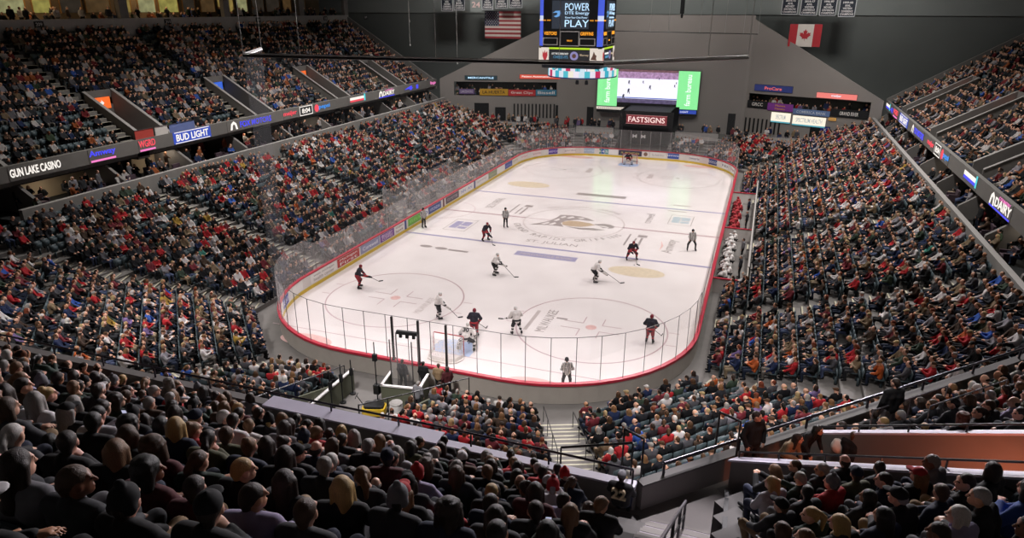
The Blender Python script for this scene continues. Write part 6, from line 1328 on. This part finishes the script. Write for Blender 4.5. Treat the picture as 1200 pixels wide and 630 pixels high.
for j, y in enumerate((-31, -17.5, -3, 11.5, 26, 37)):
    b = MB(); b.box(XR - .6, XR - .1, y - .5, y + .5, 16.4, 22); b.build('column_rear', CONC, kind='structure')
    t = thing('section_plate', 'small dark plate with white section number on the ledge, %s along' % WORD[j], 'sign', (XR + .02, y + 5.2, 16.75), 0, 'section number plates'); panel('plate', (0, 0, 0), (0, 1, 0), VV, .9, .5, BLACK, t, .02); letters('%d' % (207 + j * 2), .28, (.012, 0, 0), (0, 1, 0), VV, WHITE, t, .6)
# ------------------------------------------------------------------ flags, banners
def hang(name, label, cat, x0, x1, y, z0, z1, cable=27.):
    t = thing(name, label, cat, ((x0 + x1) / 2, y, z1)); w = (x1 - x0) / 2
    b = MB(); b.tube([(-w - .1, 0, .03), (w + .1, 0, .03)], .035, 6); [b.tube([(s * w * .9, 0, .03), (s * w * .9, 0, cable - z1)], .012, 5) for s in (-1, 1)]; b.build('hanging_rod', METAL, t); return t, w, z1 - z0
t, w, h = hang('national_flag', 'striped red and white flag with starry blue corner hanging from the roof', 'flag', -25.2, -19.6, 41.8, 14.0, 17.75)
FR, FWH, FB = PM('flag red', '9a3a40'), PM('flag white', 'cfc4bc'), PM('flag blue', '34384e')
b = MB(); [b.box(-w, w, -.02, .02, -h + h * i / 13, -h + h * (i + 1) / 13) for i in range(0, 13, 2)]; b.build('red_stripes', FR, t); b = MB(); [b.box(-w, w, -.02, .02, -h + h * i / 13, -h + h * (i + 1) / 13) for i in range(1, 13, 2)]; b.build('white_stripes', FWH, t)
b = MB(); b.box(-w, -w + 2 * w * .4, -.03, .03, -h * 7 / 13, 0); b.build('blue_canton', FB, t)
st = []
for r in range(9):
    for c in range(6 if r % 2 == 0 else 5):
        x = -w + .18 + (c + (0 if r % 2 == 0 else .5)) * (.8 * w - .36) / 5; z = -.15 - r * (h * 7 / 13 - .3) / 8; st.append([(x + .085 * (1 if i % 2 == 0 else .4) * math.sin(i * PI / 5), z + .085 * (1 if i % 2 == 0 else .4) * math.cos(i * PI / 5)) for i in range(10)])
shape2d('stars', st, (0, -.032, 0), U, VV, FWH, t, .004)
t, w, h = hang('national_flag', 'red and white flag with a red maple leaf hanging from the roof', 'flag', 16.9, 20.7, 41.0, 13.7, 16.4)
[MB().box(*q, -.02, .02, -h, 0).build('red_bar', PM('flag bright red', 'b8323a'), t) for q in ((-w, -w * .5), (w * .5, w))]; b = MB(); b.box(-w * .5, w * .5, -.02, .02, -h, 0); b.build('white_field', PM('flag bright white', 'dcd4cc'), t)
lf = [(0, -.9), (.04, -.45), (.42, -.5), (.36, -.32), (.8, .06), (.68, .14), (.76, .4), (.5, .36), (.44, .46), (.22, .2), (.3, .7), (.14, .62), (0, .92)]; lf = lf + [(-x, y) for x, y in lf[::-1][1:-1]]
shape2d('maple_leaf', [[(x * .85, y * .85) for x, y in lf]], (0, -.024, -h / 2), U, VV, PM('flag bright red', 'b8323a'), t, .004)
BN, BNE, BNW = PM('navy banner', '1e2430'), PM('banner edge', 'cfd0d4'), mat('banner letters', 'dcd8d8', .6)
yrs = ['2000-01', '2001-02', '2002-03', '2005-06', '2012-13', '2014-15', '2016-17', '1996-97', '1999-00']
for j, (x0, x1, z0) in enumerate(((-31.3, -29.5, 17.75), (-29.3, -27.6, 17.88), (-24.9, -23.2, 18.0), (-22.8, -21.0, 18.12), (-20.7, -18.8, 18.24), (15.6, 17.5, 17.55), (17.8, 19.75, 17.46), (20.05, 21.9, 17.44), (22.2, 24.05, 17.32))):
    side = 'near the striped flag' if j < 5 else 'above the maple leaf flag'; t, w, h = hang('champion_banner', 'dark banner with white block lettering %s, %s along' % (side, WORD[j if j < 5 else j - 5]), 'banner', x0, x1, 40.0, z0, z0 + 3.0)
    b = MB(); b.box(-w, w, -.02, .02, -h, 0); b.build('cloth', BN, t); b = MB(); [b.box(*q) for q in ((-w, -w + .06, -.03, .03, -h, 0), (w - .06, w, -.03, .03, -h, 0), (-w + .06, w - .06, -.03, .03, -h, -h + .06), (-w + .06, w - .06, -.03, .03, -.06, 0))]; b.build('border', BNE, t)
    for i, (q, ww) in enumerate(((yrs[j], .6), ('AHL', .35), ('MIDWEST' if j % 2 else 'WESTERN', .55), ('DIVISION' if j % 2 else 'CONFERENCE', .7), ('CHAMPIONS', .82))): letters(q, .24, (0, -.034, -h + 1.62 - i * .33), U, VV, BNW, t, 2 * w * ww, bold=.008)
t, w, h = hang('number_banner', 'pale retired number 24 hanging between the dark banners', 'banner', -26.8, -25.0, 40.2, 17.7, 20.0)
b = MB(); b.box(-w, w, -.02, .02, -h, 0); b.build('cloth', WALL_UP, t); letters('24', .75, (0, -.034, -h + .95), U, VV, PM('number pink', 'e0c0bc'), t, 1.3, bold=.02)
# ------------------------------------------------------------------ safety netting over the ends
BAR = mat('dark net pole', '202122', .4, .1, 4., metal=.3); BARW = mat('pale net pole', 'b5b5b2', .35, .1, 4., metal=.4)
nt_ = thing('safety_net', 'fine hanging safety net under a long pole over the closer end', 'net', (0, 0, 16.2))
A, Bp, Cc, D = (-9.3, -28.4, 0), (-6.35, -33.3, .05), (9.2, -32.3, .05), (14.1, -25.7, .0)
for p, q, m in ((A, Bp, BARW), (Bp, Cc, BAR), (Cc, D, BARW)):
    b = MB(); b.tube([p, q], .055, 8); b.build('net_pole', m, nt_)
    p2, q2 = [V3(*v) + V3(0, 0, .09) for v in (p, q)]; b = MB(); b.tube([p2, q2], .03, 6); b.build('upper_cord', BARW, nt_)
def netmat(name, h): return glassy(name, h, (.16, .165, .175), .9)
for p, q, m in ((A, Bp, netmat('gathered net', .2)), (Bp, Cc, netmat('net veil', .02)), (Cc, D, netmat('net veil side', .04))):
    b = MB(); n = 6
    for i in range(n): f, g = i / n, (i + 1) / n; P1, P2 = V3(*p).lerp(V3(*q), f), V3(*p).lerp(V3(*q), g); k = .12 if m.name == 'gathered net' else 0; o1 = V3(k * (i % 2), 0, 0); o2 = V3(k * ((i + 1) % 2), 0, 0); b.quad(P1 + o1, P2 + o2, P2 + o2 - V3(0, 0, 12.4), P1 + o1 - V3(0, 0, 12.4))
    b.build('net_mesh', m, nt_)
for p in (A, Bp, (-3.6, -33.1, 0), (2.5, -32.7, 0), (7.5, -32.4, 0), (12.6, -28, 0), D): MB().tube([p, (p[0], p[1], 10.8)], .012, 5).build('hang_cable', BARW, nt_)
nt2 = thing('safety_net', 'thin dark far net pole hanging in front of the light grey wall', 'net', (5.4, 31.0, 15.5)); b = MB(); b.tube([(-11, 0, .1), (7.9, 0, -.06)], .05, 6); b.build('net_pole', BAR, nt2); 
for x in (-4.6, -2.4, 1.3, 4.2, 6.3, 7.9): MB().tube([(x, 0, 0), (x, 0, 11.5)], .02, 5).build('hang_cable', BARW, nt2)
b = MB(); b.quad((-11, 0, 0), (7.9, 0, 0), (7.9, 0, -11.5), (-11, 0, -11.5)); b.build('net_mesh', netmat('far veil', .03), nt2)
for j, (x, y, z) in enumerate(((-31.5, 30, 13.6), (-33, 33, 16.6), (-24.5, 30, 11.4))):
    t = thing('hanging_cable', 'thin pale cable dropping by the dark wall, %s from the crowd' % WORD[j], 'cable', (x, y, z), 0, 'thin cables from the roof'); b = MB(); b.tube([(0, 0, 0), (0, 0, 27 - z)], .022, 5); b.build('cable', BARW, t); b = MB(); b.lathe([(.02, -.35), (.09, -.25), (.07, -.05), (.02, 0)], n=8); b.build('weight', BARW, t)
t = thing('mesh_pole', 'dark pole top with lamp hanging above the pale wall', 'cable', (4.1, 34, 17.6)); b = MB(); b.box(-.25, .25, -.1, .1, 0, 5); b.build('pole', BAR, t); b = MB(); b.lathe([(.1, -.5), (.16, -.2), (.1, 0)], n=8); b.build('lamp', BLACK, t)
# ------------------------------------------------------------------ light: rink lamps in the roof, added fill and rim lights
def area(name, loc, sx, sy, power, col=(1, .95, .94), spread=PI, rot=(0, 0, 0)):
    l = bpy.data.lights.new(name, 'AREA'); l.shape = 'RECTANGLE'; l.size = sx; l.size_y = sy; l.energy = power; l.color = col; l.spread = spread
    o = bpy.data.objects.new(name, l); COL.objects.link(o); o.location = loc; o.rotation_euler = rot; return o
for x in (-9, 0, 9):
    for y in (-22, -7.5, 7.5, 22): area('rink_lamp', (x, y, 26), 2.2, 2.2, 430, (1, .93, .925), math.radians(100))
for x, y, e in ((-24, -16, 2000), (-24, 2, 2500), (-24, 22, 2500), (22, -14, 1500), (22, 4, 2500), (22, 22, 2500)): area('stand_lamp', (x, y, 25.5), 3, 3, e, (1, .96, .92), math.radians(120))
for x in (-10, 6, 20): area('rim_lamp', (x, 2, 25.6), 4, 2, 2000, (1., .93, .97), math.radians(60), (math.radians(-70), 0, 0))  # added rim light for the near heads, no fixture there
for x in (-14, 1, 15): area('end_stand_lamp', (x, -46, 25.5), 2, 2, 480, (1, .96, .94), math.radians(42), (math.radians(28), 0, 0))  # unseen fill added for the end boards and lower near seats
for y in range(-24, 36, 10):
    area('suite_downlight', (-32.3, y, 6.9), 1.2, 1.2, 26, (1, .86, .68)); area('suite_downlight', (30.0, y, 6.8), 1.2, 1.2, 14, (1, .88, .72))
for x in (-24, 0, 24): area('far_wall_lamp', (x, 30, 26), 4, 2, 900, (1, .97, .93), math.radians(150), (math.radians(45), 0, 0))  # unseen wash added to brighten the far wall
for y in (-34, -22, -10, 4): area('suite_lamp', (-48.5, y, 21.5), 1.5, 4, 220, (1, .72, .4))
area('house_lamp', (0, 5, 26.5), 60, 60, 520, (.8, 1., .84))  # broad green-tinted ambient fill, not a fixture
w = bpy.data.worlds.new('arena air'); SC.world = w; w.use_nodes = True; w.node_tree.nodes['Background'].inputs[0].default_value = (.6, .75, .65, 1); w.node_tree.nodes['Background'].inputs[1].default_value = .004
vs = SC.view_settings; SC.display_settings.display_device = 'sRGB'; vs.view_transform = 'Standard'; vs.look = 'None'; vs.gamma = 1; vs.exposure = 0.; vs.use_curve_mapping = False

sl = bpy.data.lights.new('catwalk_spot', 'SPOT'); sl.energy = 24000; sl.spot_size = math.radians(13); sl.spot_blend = .7; sl.color = (1, .93, 1); sl.shadow_soft_size = .2  # unseen spot added to brighten the stairs and landing
so = bpy.data.objects.new('catwalk_spot', sl); COL.objects.link(so); so.location = (14.4, -36, 25.5); so.rotation_euler = (Vector((14.6, -46.2, 8)) - so.location).to_track_quat('-Z', 'Y').to_euler()
for k, (s_, z_) in {0: (9.5, 7.75), 2: (8, 7.4)}.items():
    q = fpt(k, s_, -1.3); a_ = Vector(FW[k + 1]) - Vector(FW[k]); area('box_lamp', (q.x, q.y, z_), 12, .3, 60, (1, .9, .75), PI, (0, 0, math.atan2(a_.y, a_.x)))  # fill added so the people in the boxes show
